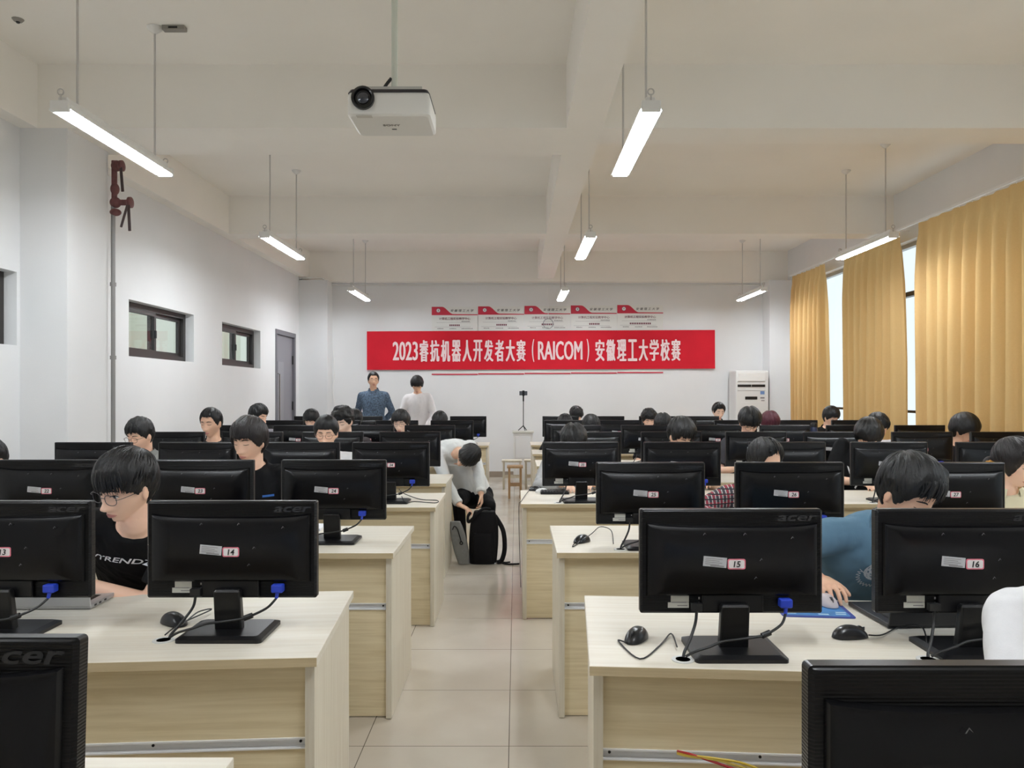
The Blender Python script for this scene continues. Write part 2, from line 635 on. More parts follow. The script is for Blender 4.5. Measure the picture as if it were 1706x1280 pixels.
jb = thing('junction_box', 'small metal cable box on the ceiling beside a lamp canopy', 'cable box', (-2.265, 5.10, ZT))
MB().box(-0.075, 0.075, -0.025, 0.025, -0.03, 0).build('box', mat('grey_metal', (150, 146, 140), rough=0.5, metal=0.4), jb, bevel=0.004)
MB().box(-0.03, 0.03, -0.026, -0.0255, -0.022, -0.010).build('slot', M_BLACK, jb)
sp = thing('detector', 'small dark round detector base on the ceiling near the left wall', 'detector', (X(30, 5.0), 5.0, ZT))
MB().lathe([(0.016, -0.018), (0.024, -0.016), (0.034, -0.004), (0.036, 0)], n=18).build('base', mat('grey_metal'), sp, smooth=True)
MB().lathe([(0.010, -0.026), (0.014, -0.016)], n=12).build('sensor', M_BLACK, sp, smooth=True)

# ---------------------------------------------------------------- projector
pr = thing('projector', 'white ceiling projector with a round black lens hanging over the aisle', 'projector', (X(650, 3.5), 3.45, 0))
M_PROJ = mat('projector_shell', (226, 224, 218), rough=0.4)
zf, zbm = 2.705, 2.82
b_ = MB()
def pj_ring(z, w, d0, d1, r):
    return [Vector((p, q, z)) for p, q in rrect(w, d1 - d0, r, 5, 0, (d0 + d1) / 2)]
b_.rings([pj_ring(zf, 0.350, 0.01, 0.275, 0.02), pj_ring(zf + 0.008, 0.372, 0.0, 0.285, 0.025), pj_ring(zf + 0.085, 0.372, -0.004, 0.285, 0.025), pj_ring(zf + 0.105, 0.360, 0.004, 0.28, 0.02)])
b_.build('shell', M_PROJ, pr, smooth=True, angle=30)
MB().rings([pj_ring(zf + 0.104, 0.368, -0.002, 0.284, 0.02), pj_ring(zf + 0.120, 0.350, 0.006, 0.276, 0.02)]).build('top_band', mat('projector_dark', (28, 24, 34), rough=0.4), pr)
ln = MB().lathe([(0.052, 0.01), (0.052, -0.018), (0.046, -0.022), (0.040, -0.020), (0.034, -0.008), (0.0, -0.004)], (-0.112, 0.0, zf + 0.075), 28, 'Y').build('lens', mat('lens_black', (10, 10, 12), rough=0.2), pr, smooth=True, angle=30)
MB().lathe([(0.026, -0.012), (0.018, -0.016), (0.0005, -0.018)], (-0.112, 0, zf + 0.075), 24, 'Y').build('lens_glass', mat('lens_glass', (40, 44, 56), rough=0.05, coat=1.0), ln, smooth=True)
MB().box(-0.145, -0.075, -0.002, 0.03, zf - 0.001, zf + 0.0005).build('lens_recess', mat('projector_shade', (196, 192, 184), rough=0.5), pr)
MB().box(-0.012, 0.010, 0.175, 0.185, zf - 0.0015, zf + 0.001).build('foot_socket', M_BLACK, pr)
me_ = text_mesh('SONY', 0.03, 0.0005, 0.0006)
me_.transform(Matrix.Translation((-0.005, 0.125, zf - 0.0012)) @ Matrix.Rotation(math.pi, 4, 'X'))
mesh_obj('maker_mark', me_, mat('grey_print', (120, 116, 110), rough=0.5), pr)
MB().box(-0.145, 0.145, 0.05, 0.20, zf + 0.120, zf + 0.124).box(-0.145, 0.145, 0.05, 0.053, zf + 0.120, zf + 0.150).box(-0.145, 0.145, 0.197, 0.20, zf + 0.120, zf + 0.150).build('mount_plate', mat('mount_grey', (196, 194, 188), rough=0.4), pr)
MB().box(-0.045, 0.045, 0.10, 0.15, zf + 0.124, zf + 0.165).build('mount_bracket', M_BLACK, pr, bevel=0.006)
MB().cyl((0.008, 0.125, zf + 0.16), (0.008, 0.125, ZT), 0.0145).build('pole', mat('pole_white', (214, 218, 206), rough=0.45), pr, smooth=True)
MB().tube(smooth_path([(-0.05, 0.12, zf + 0.15), (-0.03, 0.12, zf + 0.185), (-0.006, 0.12, zf + 0.215)]), 0.008).build('cable', M_CABLE, pr, smooth=True)

# ---------------------------------------------------------------- pipe with valves on the left
pp = thing('riser_pipe', 'grey upright pipe with dark red lever valves beside the left pilaster', 'pipe', (-3.30, 6.30, 0))
M_PIPE = mat('pipe_grey', (142, 140, 138), rough=0.45, metal=0.3)
M_RED = mat('valve_red', (112, 68, 68), rough=0.5, noise=0.2, nscale=30)
M_LEV = mat('lever_dark', (74, 60, 60), rough=0.5)
MB().cyl((0, 0, 0), (0, 0, 3.02), 0.017).build('pipe', M_PIPE, pp, smooth=True)
for z in (0.95, 1.75, 2.35):
    MB().cyl((0, 0, z - 0.015), (0, 0, z + 0.015), 0.024).build('clamp', M_PIPE, pp, smooth=True)
MB().cyl((0.01, 0, 3.0), (0.01, 0, 3.36), 0.022).build('upper_pipe', M_RED, pp, smooth=True)
for zc, dx in ((3.32, 0.03), (3.02, 0.10)):
    v = MB().ell((0.03 if zc > 3.2 else 0.02, 0, zc), (0.045, 0.04, 0.045)).cyl((0.02, 0, zc), (0.02 + dx, 0, zc), 0.024).lathe([(0.03, 0), (0.045, 0.01), (0.045, 0.03), (0.02, 0.04)], (0.02 + dx, 0, zc), 16, 'X')
    v.build('valve', M_RED, pp, smooth=True)
MB().ell((0.015, 0, 3.13), (0.035, 0.035, 0.05)).ell((0.02, 0, 2.94), (0.045, 0.04, 0.03)).build('fitting', M_RED, pp, smooth=True)
MB().box(-0.012, 0.012, -0.004, 0.004, -0.2, 0, Matrix.Translation((0.078, -0.03, 3.30)) @ Matrix.Rotation(-0.08, 4, 'Y')).build('lever', M_LEV, pp, bevel=0.003)
MB().box(-0.012, 0.012, -0.004, 0.004, -0.22, 0, Matrix.Translation((0.14, -0.03, 3.0)) @ Matrix.Rotation(-0.05, 4, 'Y')).build('lever', M_LEV, pp, bevel=0.003)
MB().box(-0.010, 0.010, -0.004, 0.004, -0.19, 0, Matrix.Translation((0.14, -0.045, 2.99)) @ Matrix.Rotation(0.28, 4, 'Y')).build('lever', M_LEV, pp, bevel=0.003)
# thin conduit at the far left corner
cd = MB().tube(smooth_path([(X(497, 12.98), 12.98, 3.40), (X(530, 12.98), 12.98, 3.40), (X(540, 12.98), 12.97, 3.38), (X(548, 13.3), 13.3, 3.33), (X(700, 13.33), 13.33, 3.33), (4.2, 13.33, 3.33)], 3), 0.010)
tag(cd.build('conduit', M_WHITE, smooth=True), 'thin white conduit running along the top of the back wall', 'conduit')
hc_ = MB().tube(smooth_path([(-3.20, 13.335, 2.2), (-3.18, 13.335, 1.75), (-3.21, 13.335, 1.5), (-3.17, 13.335, 1.2), (-3.19, 13.335, 0.95)]), 0.006)
hc_.v = [(x + 0.03, y, z) for x, y, z in hc_.v]
tag(hc_.build('dangling_wire', M_WHITE, smooth=True), 'thin pale cord dangling down the back wall by the left corner', 'wire')

# ---------------------------------------------------------------- curtains
def curtain_material():
    m = bpy.data.materials.new('amber_curtain_cloth')
    m.use_nodes = True
    nt = m.node_tree
    nt.nodes.clear()
    o = nt.nodes.new('ShaderNodeOutputMaterial')
    mx = nt.nodes.new('ShaderNodeMixShader')
    df = nt.nodes.new('ShaderNodeBsdfDiffuse')
    tl = nt.nodes.new('ShaderNodeBsdfTranslucent')
    tc = nt.nodes.new('ShaderNodeTexCoord')
    n = nt.nodes.new('ShaderNodeTexNoise')
    n.inputs['Scale'].default_value = 60
    r = nt.nodes.new('ShaderNodeValToRGB')
    r.color_ramp.elements[0].color = (*lin((208, 172, 120)), 1)
    r.color_ramp.elements[1].color = (*lin((218, 184, 132)), 1)
    nt.links.new(tc.outputs['Object'], n.inputs['Vector'])
    nt.links.new(n.outputs['Fac'], r.inputs['Fac'])
    nt.links.new(r.outputs['Color'], df.inputs['Color'])
    tl.inputs['Color'].default_value = (*lin((232, 200, 140)), 1)
    mx.inputs['Fac'].default_value = 0.38
    nt.links.new(df.outputs[0], mx.inputs[1])
    nt.links.new(tl.outputs[0], mx.inputs[2])
    nt.links.new(mx.outputs[0], o.inputs['Surface'])
    return m


M_CURT = curtain_material()
XC = 4.45


def curtain(label, y0, y1, folds, seed, flap=None):
    r = random.Random(seed)
    zt, zb = 3.33, 0.32
    nY, nZ = folds * 14, 26
    ph = [r.uniform(-0.5, 0.5) for _ in range(folds + 2)]
    am = [r.uniform(0.75, 1.25) for _ in range(folds + 2)]
    v, f = [], []
    for j in range(nZ + 1):
        u = j / nZ
        z = zt - (zt - zb) * u
        for i in range(nY + 1):
            s = i / nY
            k = s * folds
            ki = int(k)
            a = (am[ki] * (1 - (k - ki)) + am[ki + 1] * (k - ki))
            p = ph[ki] * (1 - (k - ki)) + ph[ki + 1] * (k - ki)
            w = math.sin(2 * math.pi * k + p * min(1, u * 3))
            pinch = math.copysign(abs(w) ** (0.55 if u > 0.06 else 1.2), w)
            amp = (0.026 + 0.034 * min(1, u * 5)) * a
            y = y0 + (y1 - y0) * s + 0.010 * math.sin(5 * k + 3 * u) * u
            if u < 0.05:
                amp *= 0.6
            x = XC + amp * pinch + 0.012 * math.sin(k * 0.7 + 2.2 * u)
            if flap and s < 0.12:
                x += flap * (0.12 - s) / 0.12 * (0.2 + 0.8 * min(1, u * 2))
            v.append((x, y, z))
    for j in range(nZ):
        for i in range(nY):
            a = j * (nY + 1) + i
            f.append((a, a + 1, a + nY + 2, a + nY + 1))
    m = MB()
    m.add(v, f)
    root = thing('curtain', label, 'curtain', (XC, (y0 + y1) / 2, 0), 0, 'amber curtains along the window wall')
    m.v = [(p[0] - XC, p[1] - (y0 + y1) / 2, p[2]) for p in m.v]
    m.build('cloth', M_CURT, root, smooth=True, angle=180, fix=False)
    h = MB()
    for i in range(folds):
        yy = y0 + (y1 - y0) * (i + 0.5) / folds - (y0 + y1) / 2
        h.tube([(0, yy, 3.325), (0.0, yy, 3.352)], 0.004, 6)
    hk = h.build('hooks', M_ALU, root)
    hk['kind'] = 'stuff'
    return root


curtain('narrow amber curtain at the far end of the window wall', 11.12, 12.36, 7, 3, flap=0.05)
curtain('middle amber curtain between two bright strips of window', 8.95, 10.42, 8, 5, flap=0.05)
curtain('wide amber curtain nearest the camera on the window wall', 4.75, 8.50, 17, 8)
rod = thing('curtain_rod', 'long white curtain rail on the window wall', 'curtain rail', (XC, 8.5, 3.36))
MB().box(-0.013, 0.013, -4.2, 4.0, -0.012, 0.012).build('rail', M_ALU, rod, bevel=0.003)
for y in (-3.9, -2.4, -0.9, 0.6, 2.1, 3.8):
    MB().box(0.0, XR - XC, y - 0.01, y + 0.01, 0.012, 0.022).build('bracket', M_ALU, rod)

# ---------------------------------------------------------------- back wall: posters, banner
DB = YB


def bx_(px):
    return X(px, DB)


def bz_(py):
    return Zc(py, DB)


M_PAPER = mat('poster_paper', (226, 226, 222), rough=0.55)
M_CRIM = mat('poster_red', (196, 40, 66), rough=0.5)
M_INKR = mat('ink_maroon', (110, 48, 66), rough=0.6)
M_INKB = mat('ink_black', (40, 36, 38), rough=0.6)
M_INKG = mat('ink_grey', (138, 134, 136), rough=0.6)
W5 = (bx_(1105) - bx_(719)) / 5.0
ORD5 = ('leftmost', 'second from left', 'middle', 'second from right', 'rightmost')
for i in range(5):
    x0 = bx_(719) + i * W5
    zt = bz_(511.5 - 0.75 * i)
    zb = bz_(625 - 0.75 * i)
    w, h = W5 - 0.008, zt - zb
    t = thing('poster', '%s red-headed white notice poster on the back wall, partly behind the banner' % ORD5[i], 'poster', (x0 + W5 / 2, DB - 0.012, zb), 0, 'notice posters behind the banner')
    MB().box(-w / 2, w / 2, 0, 0.010, 0, h).build('sheet', M_PAPER, t)
    k = h / 1.18
    top = []
    for q in range(13):
        u = q / 12
        xx = -w / 2 + w * (0.22 + 0.25 * u)
        top.append((xx, h - 0.125 * (0.5 - 0.5 * math.cos(math.pi * u))))
    band = [(-w / 2, h)] + top + [(w / 2, h - 0.128), (w / 2, h - 0.145), (-w / 2, h - 0.145)]
    vb = [(p, -0.0015, q) for p, q in band]
    tri = MB()
    # fan of quads between the curve and the lower edge
    up = [(-w / 2, h)] + top + [(w / 2, h - 0.130)]
    lo = [(p[0], h - 0.145) for p in up]
    n_ = len(up)
    tri.add([(p[0], -0.0015, p[1]) for p in up] + [(p[0], -0.0015, p[1]) for p in lo], [(a, a + 1, n_ + a + 1, n_ + a) for a in range(n_ - 1)])
    tri.build('header', M_CRIM, t)
    MB().box(-w / 2, w / 2, -0.0015, 0, 0.0, 0.022).build('footer', M_CRIM, t)
    em = MB().lathe([(0.036, 0.0), (0.036, -0.004)], (-w / 2 + 0.115, -0.001, h - 0.065), 24, 'Y').build('emblem', mat('emblem_rim', (120, 110, 140), rough=0.5), t)
    MB().lathe([(0.029, 0.0), (0.029, -0.006)], (-w / 2 + 0.115, -0.001, h - 0.065), 24, 'Y').build('emblem_face', M_PAPER, em)
    MB().box(-w / 2 + 0.107, -w / 2 + 0.123, -0.0085, -0.007, h - 0.080, h - 0.050).build('emblem_mark', M_INKG, em)
    upright_text('heading', '安 徽 理 工 大 学', 0.06, (w * 0.16, -0.003, h - 0.066), M_INKB, t, offset=0.0003, width=0.40, height=0.045, shear=0.2)
    upright_text('title', '计算机工程实验教学中心', 0.06, (0, -0.003, h - 0.205), M_INKR, t, offset=0.0003, width=0.54, height=0.045)
    ln_ = MB()
    rr = random.Random(i)
    for zz, a, b_, hh in ((h - 0.262, 0.12, 0.26, 0.018), (h - 0.385, -0.30, -0.20, 0.016), (h - 0.385, -0.09, 0.02, 0.016), (h - 0.385, 0.12, 0.30, 0.016)):
        xx = a
        while xx < b_:
            q = rr.uniform(0.010, 0.018)
            ln_.box(xx, xx + q, -0.0015, 0, zz, zz + hh * rr.uniform(0.7, 1))
            xx += q + 0.006
    ln_.build('small_print', M_INKG, t)
    lm = MB()
    wid = (0.09, 0.08, 0.10, 0.08, 0.18)[i]
    xx = -wid
    while xx < wid:
        lm.box(xx, xx + 0.022, -0.0015, 0, h - 0.335, h - 0.305)
        xx += 0.031
    lm.build('subtitle', M_INKR, t)
    MB().box(-w / 2 + 0.08, w / 2 - 0.12, -0.001, 0, h - 0.275, h - 0.272).box(-w / 2 + 0.05, w / 2 - 0.12, -0.001, 0, h - 0.352, h - 0.349).build('rule', M_INKG, t)

bn = thing('banner', 'long red banner with white lettering across the back wall', 'banner', ((bx_(612) + bx_(1190)) / 2, DB - 0.045, (bz_(552) + bz_(615)) / 2), 0)
bw, bh = bx_(1190) - bx_(612), bz_(551.5) - bz_(615.5)
bn.rotation_euler = (0, -0.0037, 0)
v, f = [], []
nx, nz = 80, 8
for j in range(nz + 1):
    for i in range(nx + 1):
        a, b = i / nx, j / nz
        v.append((-bw / 2 + bw * a, 0.004 * math.sin(a * 17 + b) + 0.003 * math.sin(a * 43 + 2.0 * b), -bh / 2 + bh * b + 0.008 * math.sin(a * 3.0) * (1 if b > 0.5 else 0.4) - 0.006 * math.sin(a * math.pi)))
n1 = len(v)
v += [(p[0], p[1] + 0.004, p[2]) for p in v]
for j in range(nz):
    for i in range(nx):
        a = j * (nx + 1) + i
        f.append((a, a + 1, a + nx + 2, a + nx + 1))
        f.append((n1 + a, n1 + a + nx + 1, n1 + a + nx + 2, n1 + a + 1))
for i in range(nx):
    f += [(i, n1 + i, n1 + i + 1, i + 1), (nz * (nx + 1) + i, nz * (nx + 1) + i + 1, n1 + nz * (nx + 1) + i + 1, n1 + nz * (nx + 1) + i)]
for j in range(nz):
    a, b = j * (nx + 1), (j + 1) * (nx + 1)
    f += [(a, b, n1 + b, n1 + a), (a + nx, n1 + a + nx, n1 + b + nx, b + nx)]
m = MB()
m.add(v, f)
m.build('cloth', mat('banner_red', (200, 26, 44), rough=0.75, spec=0.25, noise=0.06, nscale=3), bn, smooth=True, angle=60)
M_LET = mat('banner_letter', (240, 214, 214), rough=0.6)
cx0 = (612 + 1190) / 2


def btext(name, s, p0, p1, hpx, bold):
    xc = X((p0 + p1) / 2 - cx0 + VPX, DB)
    o = upright_text(name, s, 0.4, (xc, -0.010, X(VPX - 1.0, DB)), M_LET, bn, width=(p1 - p0) / F_PX * DB - 2 * bold, height=hpx / F_PX * DB - 2 * bold, extrude=0.001)
    # a heavier stroke: the same outline laid a few millimetres to each side
    vs = [tuple(v.co) for v in o.data.vertices]
    fs = [tuple(p.vertices) for p in o.data.polygons]
    m = MB()
    for k, (dx, dz) in enumerate(((0, 0), (-bold, 0), (bold, 0), (0, -bold * 0.5), (0, bold * 0.5)) if bold else ((0, 0),)):
        m.add([(x + dx, y - 0.00012 * k, z + dz) for x, y, z in vs], fs)
    o.data = m.mesh('lettering')
    o.data.materials.append(M_LET)


btext('lettering', '2023', 655, 697, 32, 0.007)
for s, a, b in (('睿抗机器人开发者大赛', 698, 877), ('安徽理工大学校赛', 990, 1134)):
    n = len(s)
    for k, ch in enumerate(s):
        p0 = a + (b - a) * k / n
        p1 = a + (b - a) * (k + 1) / n
        btext('lettering', ch, p0 + 1.2, p1 - 1.2, 37, 0.009)
btext('lettering', '(', 886, 890, 38, 0.003)
btext('lettering', 'RAICOM', 896, 970, 32, 0.007)
btext('lettering', ')', 977, 981, 38, 0.003)

hoop = thing('wire_hoop', 'thin round hoop hanging on a cord above the red banner', 'hoop', (bx_(913), DB - 0.07, bz_(540)))
MB().tube([(0.085 * math.cos(a), 0, 0.085 * math.sin(a)) for a in [2 * math.pi * k / 28 for k in range(28)]], 0.006, 6, closed=True).build('ring', mat('hoop_grey', (150, 150, 152), rough=0.4), hoop, smooth=True)
MB().tube([(0, 0, 0.085), (0, 0, 0.3), (-0.01, 0, 0.62), (-0.01, 0.03, 0.64)], 0.004, 6).build('cord', M_ALU, hoop, smooth=True)

# ---------------------------------------------------------------- things along the back wall
ac = thing('air_conditioner', 'white floor-standing air conditioner against the back wall', 'air conditioner', (X(1252, 12.9), 12.86, 0))
ah = Zc(617.5, 12.86)
M_AC = mat('ac_shell', (224, 224, 222), rough=0.35)
MB().box(-0.275, 0.275, 0, 0.42, 0.0, ah).build('cabinet', M_AC, ac, bevel=0.02)
MB().box(-0.245, 0.215, -0.008, 0, ah - 0.18, ah - 0.035).build('grille_panel', mat('ac_panel', (232, 232, 230), rough=0.3), ac, bevel=0.004)
o_ = MB().box(-0.245, -0.018, -0.006, 0.001, ah - 0.275, ah - 0.235).box(-0.010, 0.215, -0.006, 0.001, ah - 0.275, ah - 0.235).build('air_outlet', mat('outlet_black', (10, 10, 10), rough=0.4), ac)
MB().box(-0.245, 0.215, -0.005, 0, ah - 0.338, ah - 0.333).box(-0.245, 0.215, -0.005, 0, ah - 0.19, ah - 0.186).build('seam', M_INKG, ac)
MB().box(-0.12, 0.085, -0.006, 0, ah - 0.485, ah - 0.435).build('display', M_BLACK, ac, bevel=0.003)
MB().box(0.135, 0.205, -0.003, 0, ah - 0.40, ah - 0.345).build('energy_label', mat('label_blue', (110, 140, 190), rough=0.5), ac)
MB().box(0.135, 0.205, -0.003, 0, ah - 0.47, ah - 0.445).box(0.15, 0.205, -0.003, 0, ah - 0.51, ah - 0.495).build('notice_label', M_INKG, ac)
MB().box(-0.245, 0.215, -0.006, 0, 0.10, ah - 0.53).build('lower_panel', M_AC, ac, bevel=0.004)

le = thing('lectern', 'white cabinet lectern at the end of the aisle with a phone tripod on it', 'lectern', (X(871.5, 12.3), 12.3, 0))
lh = Zc(719, 12.3)
MB().box(-0.155, 0.155, 0, 0.34, 0, lh - 0.03).build('cabinet', M_WHITE, le)
MB().box(-0.17, 0.17, -0.02, 0.36, lh - 0.03, lh).build('top', mat('lectern_top', (206, 204, 194), rough=0.5), le, bevel=0.004)
MB().box(-0.12, 0.12, -0.008, 0, 0.42, lh - 0.08).build('panel', M_ALU, le, bevel=0.003)
MB().box(-0.12, 0.12, -0.008, 0, 0.06, 0.38).build('panel', M_ALU, le, bevel=0.003)

tp = thing('phone_tripod', 'slim black tripod holding a phone on top of the lectern', 'tripod', (X(872, 12.4), 12.45, lh))
for k in range(3):
    a = math.radians(-90 + 120 * k + 20)
    MB().tube([(0, 0, 0.085), (0.085 * math.cos(a), 0.085 * math.sin(a), 0.008)], [0.008, 0.006], 8).build('leg', M_BLACK, tp, smooth=True)
MB().cyl((0, 0, 0.07), (0, 0, 0.53), 0.0065).build('pole', M_BLACK, tp, smooth=True)
MB().cyl((0, 0, 0.48), (0, 0, 0.60), 0.012).build('head', M_BLACK, tp, smooth=True)
MB().box(-0.065, 0.065, -0.008, 0.006, 0.575, 0.645).build('phone', mat('phone_back', (88, 90, 96), rough=0.3, metal=0.4), tp, bevel=0.006)
MB().box(-0.018, 0.018, -0.016, -0.008, 0.565, 0.655).build('clamp', M_BLACK, tp, bevel=0.003)

M_STOOL = wood('stool_wood', (186, 152, 112), (164, 128, 90), 2)


def stool(label, x, y, h=0.45, w=0.30, dd=0.24, rz=0.0, group=None, M_STOOL=M_STOOL):
    t = thing('stool', label, 'stool', (x, y, 0), rz, group)
    MB().box(-w / 2, w / 2, -dd / 2, dd / 2, h - 0.03, h).build('seat', M_STOOL, t, bevel=0.004)
    for sx in (-1, 1):
        for sy in (-1, 1):
            MB().box(sx * (w / 2 - 0.03) - 0.015, sx * (w / 2 - 0.03) + 0.015, sy * (dd / 2 - 0.03) - 0.015, sy * (dd / 2 - 0.03) + 0.015, 0, h - 0.03).build('leg', M_STOOL, t)
    for sy in (-1, 1):
        MB().box(-w / 2 + 0.045, w / 2 - 0.045, sy * (dd / 2 - 0.03) - 0.009, sy * (dd / 2 - 0.03) + 0.009, 0.17, 0.20).build('rail', M_STOOL, t)
    for sx in (-1, 1):
        MB().box(sx * (w / 2 - 0.03) - 0.009, sx * (w / 2 - 0.03) + 0.009, -dd / 2 + 0.045, dd / 2 - 0.045, 0.21, 0.24).build('rail', M_STOOL, t)
    return t


stool('small wooden stool standing in the aisle in front of the lectern', X(858, 10.7), 10.72, 0.45, 0.22, 0.22)
stool('pale low stool by the lectern, just behind the small aisle stool', X(853, 11.75), 11.75, 0.44, 0.31, 0.24, M_STOOL=WOOD_V)
stool('pale low stool right of the lectern, half behind the right block of desks', X(886, 11.8), 11.8, 0.44, 0.24, 0.24, M_STOOL=WOOD_V)

# ---------------------------------------------------------------- desks
ROWW = ('first', 'second', 'third', 'fourth', 'fifth', 'sixth', 'seventh', 'eighth')
DW, DD, DH = 1.36, 0.70, 0.75
ROWS_L = ((-0.55, 0.80, 0), (-0.535, 2.065, 4), (-0.545, 3.41, 0), (-0.50, 4.77, 0), (-0.55, 6.03, 0), (-0.52, 7.40, 0), (-0.50, 8.80, 0), (-0.375, 10.40, 0))
ROWS_R = ((0.20, 0.72, 0), (0.19, 2.00, -4), (0.18, 3.42, 0), (0.03, 4.92, 0), (0.18, 6.10, 0), (0.20, 7.45, 0), (0.19, 8.95, 0), (0.20, 10.48, 0))
DESK_XY = {}


def make_desk():
    t = thing('desk', 'x', 'desk')
    # local frame: x 0..DW, y 0 (camera side)..DD
    MB().box(0, DW, 0, DD, DH - 0.025, DH).build('tabletop', WOOD_TOP, t, bevel=0.002)
    MB().box(0.0005, DW - 0.0005, -0.0015, 0.0, DH - 0.0245, DH - 0.0005).build('edge_band', WOOD_EDGE, t)
    for x in (0.012, DW - 0.037):
        MB().box(x, x + 0.025, 0.03, DD - 0.03, 0.004, DH - 0.025).build('side_panel', WOOD_V, t)
    MB().box(DW / 2 - 0.0125, DW / 2 + 0.0125, 0.09, DD - 0.05, 0.004, DH - 0.025).build('middle_panel', WOOD_V, t)
    MB().box(0.037, DW - 0.037, 0.052, 0.070, 0.515, DH - 0.025).build('upper_front_panel', WOOD_H, t)
    MB().box(0.037, DW - 0.037, 0.052, 0.070, 0.006, 0.485).build('lower_front_panel', WOOD_H, t)
    ch = MB().box(0.037, DW - 0.037, 0.046, 0.070, 0.485, 0.489).box(0.037, DW - 0.037, 0.046, 0.070, 0.511, 0.515).box(0.037, DW - 0.037, 0.062, 0.070, 0.489, 0.511)
    c = ch.build('cable_channel', M_ALU, t)
    for x in (0.055, 0.45, 0.91, 1.305):
        MB().lathe([(0.004, 0), (0.004, -0.002)], (x, 0.062, 0.500), 10, 'Y').build('rivet', M_BLACK, c)
    return t


desk0 = make_desk()
first_desk = True


def place_desk(x, y, rz, label):
    global first_desk
    o = desk0 if first_desk else copy_tree(desk0)
    first_desk = False
    o.location = (x, y, 0)
    o.rotation_euler = (0, 0, rz)
    o['label'] = label
    o['group'] = 'two-seat computer desks in rows'
    return o


PLACEW = ('beside the aisle', 'second from the aisle', 'third from the aisle')
for side, rows, n in (('left', ROWS_L, 2), ('right', ROWS_R, 3)):
    for r, (xe, yf, rot) in enumerate(rows):
        a = math.radians(rot)
        cnt = n if r else 1
        for k in range(cnt):
            if side == 'left':
                x, y = xe - math.cos(a) * DW * (k + 1), yf - math.sin(a) * DW * (k + 1)
            else:
                x, y = xe + math.cos(a) * DW * k, yf + math.sin(a) * DW * k
            place_desk(x, y, a, 'pale wood-grain desk, %s row from the camera, %s block, %s' % (ROWW[r], side, PLACEW[k]))
            DESK_XY[(side, r, k)] = (x, y, a)

# ---------------------------------------------------------------- monitors
def casing_material():
    m = mat('monitor_casing', (11, 11, 13), rough=0.30, spec=0.25)
    nt = m.node_tree
    b = nt.nodes['Principled BSDF']
    tc = nt.nodes.new('ShaderNodeTexCoord')
    w = nt.nodes.new('ShaderNodeTexWave')
    w.wave_type = 'BANDS'
    w.bands_direction = 'Z'
    w.inputs['Scale'].default_value = 70
    bp = nt.nodes.new('ShaderNodeBump')
    bp.inputs['Strength'].default_value = 0.35
    bp.inputs['Distance'].default_value = 0.002
    nt.links.new(tc.outputs['Object'], w.inputs['Vector'])
    nt.links.new(w.outputs['Fac'], bp.inputs['Height'])
    nt.links.new(bp.outputs['Normal'], b.inputs['Normal'])
    return m


M_CASE = casing_material()
M_COVER = mat('monitor_cover', (9, 9, 12), rough=0.26, spec=0.28, bump=0.02, bscale=900)
M_LOGO = mat('monitor_logo', (44, 44, 46), rough=0.25)
M_TAG = mat('tag_paper', (238, 232, 232), rough=0.6)
M_PINK = mat('tag_pink', (226, 120, 140), rough=0.6)
M_INK = mat('tag_ink', (24, 22, 26), rough=0.6)
M_STICK = mat('silver_sticker', (196, 197, 200), rough=0.45)
M_SPEC = mat('spec_sticker', (206, 206, 198), rough=0.5)
M_VGA = mat('vga_blue', (38, 66, 190), rough=0.45)
M_SCREEN = mat('screen_glow', (10, 12, 16), rough=0.2, emit=(196, 214, 240), estr=0.7)
M_SCREEN.cycles.emission_sampling = 'NONE'
MW, MH_, MT = 0.505, 0.288, 0.388
Z0, Z1 = MT - MH_, MT
PY = 0.0


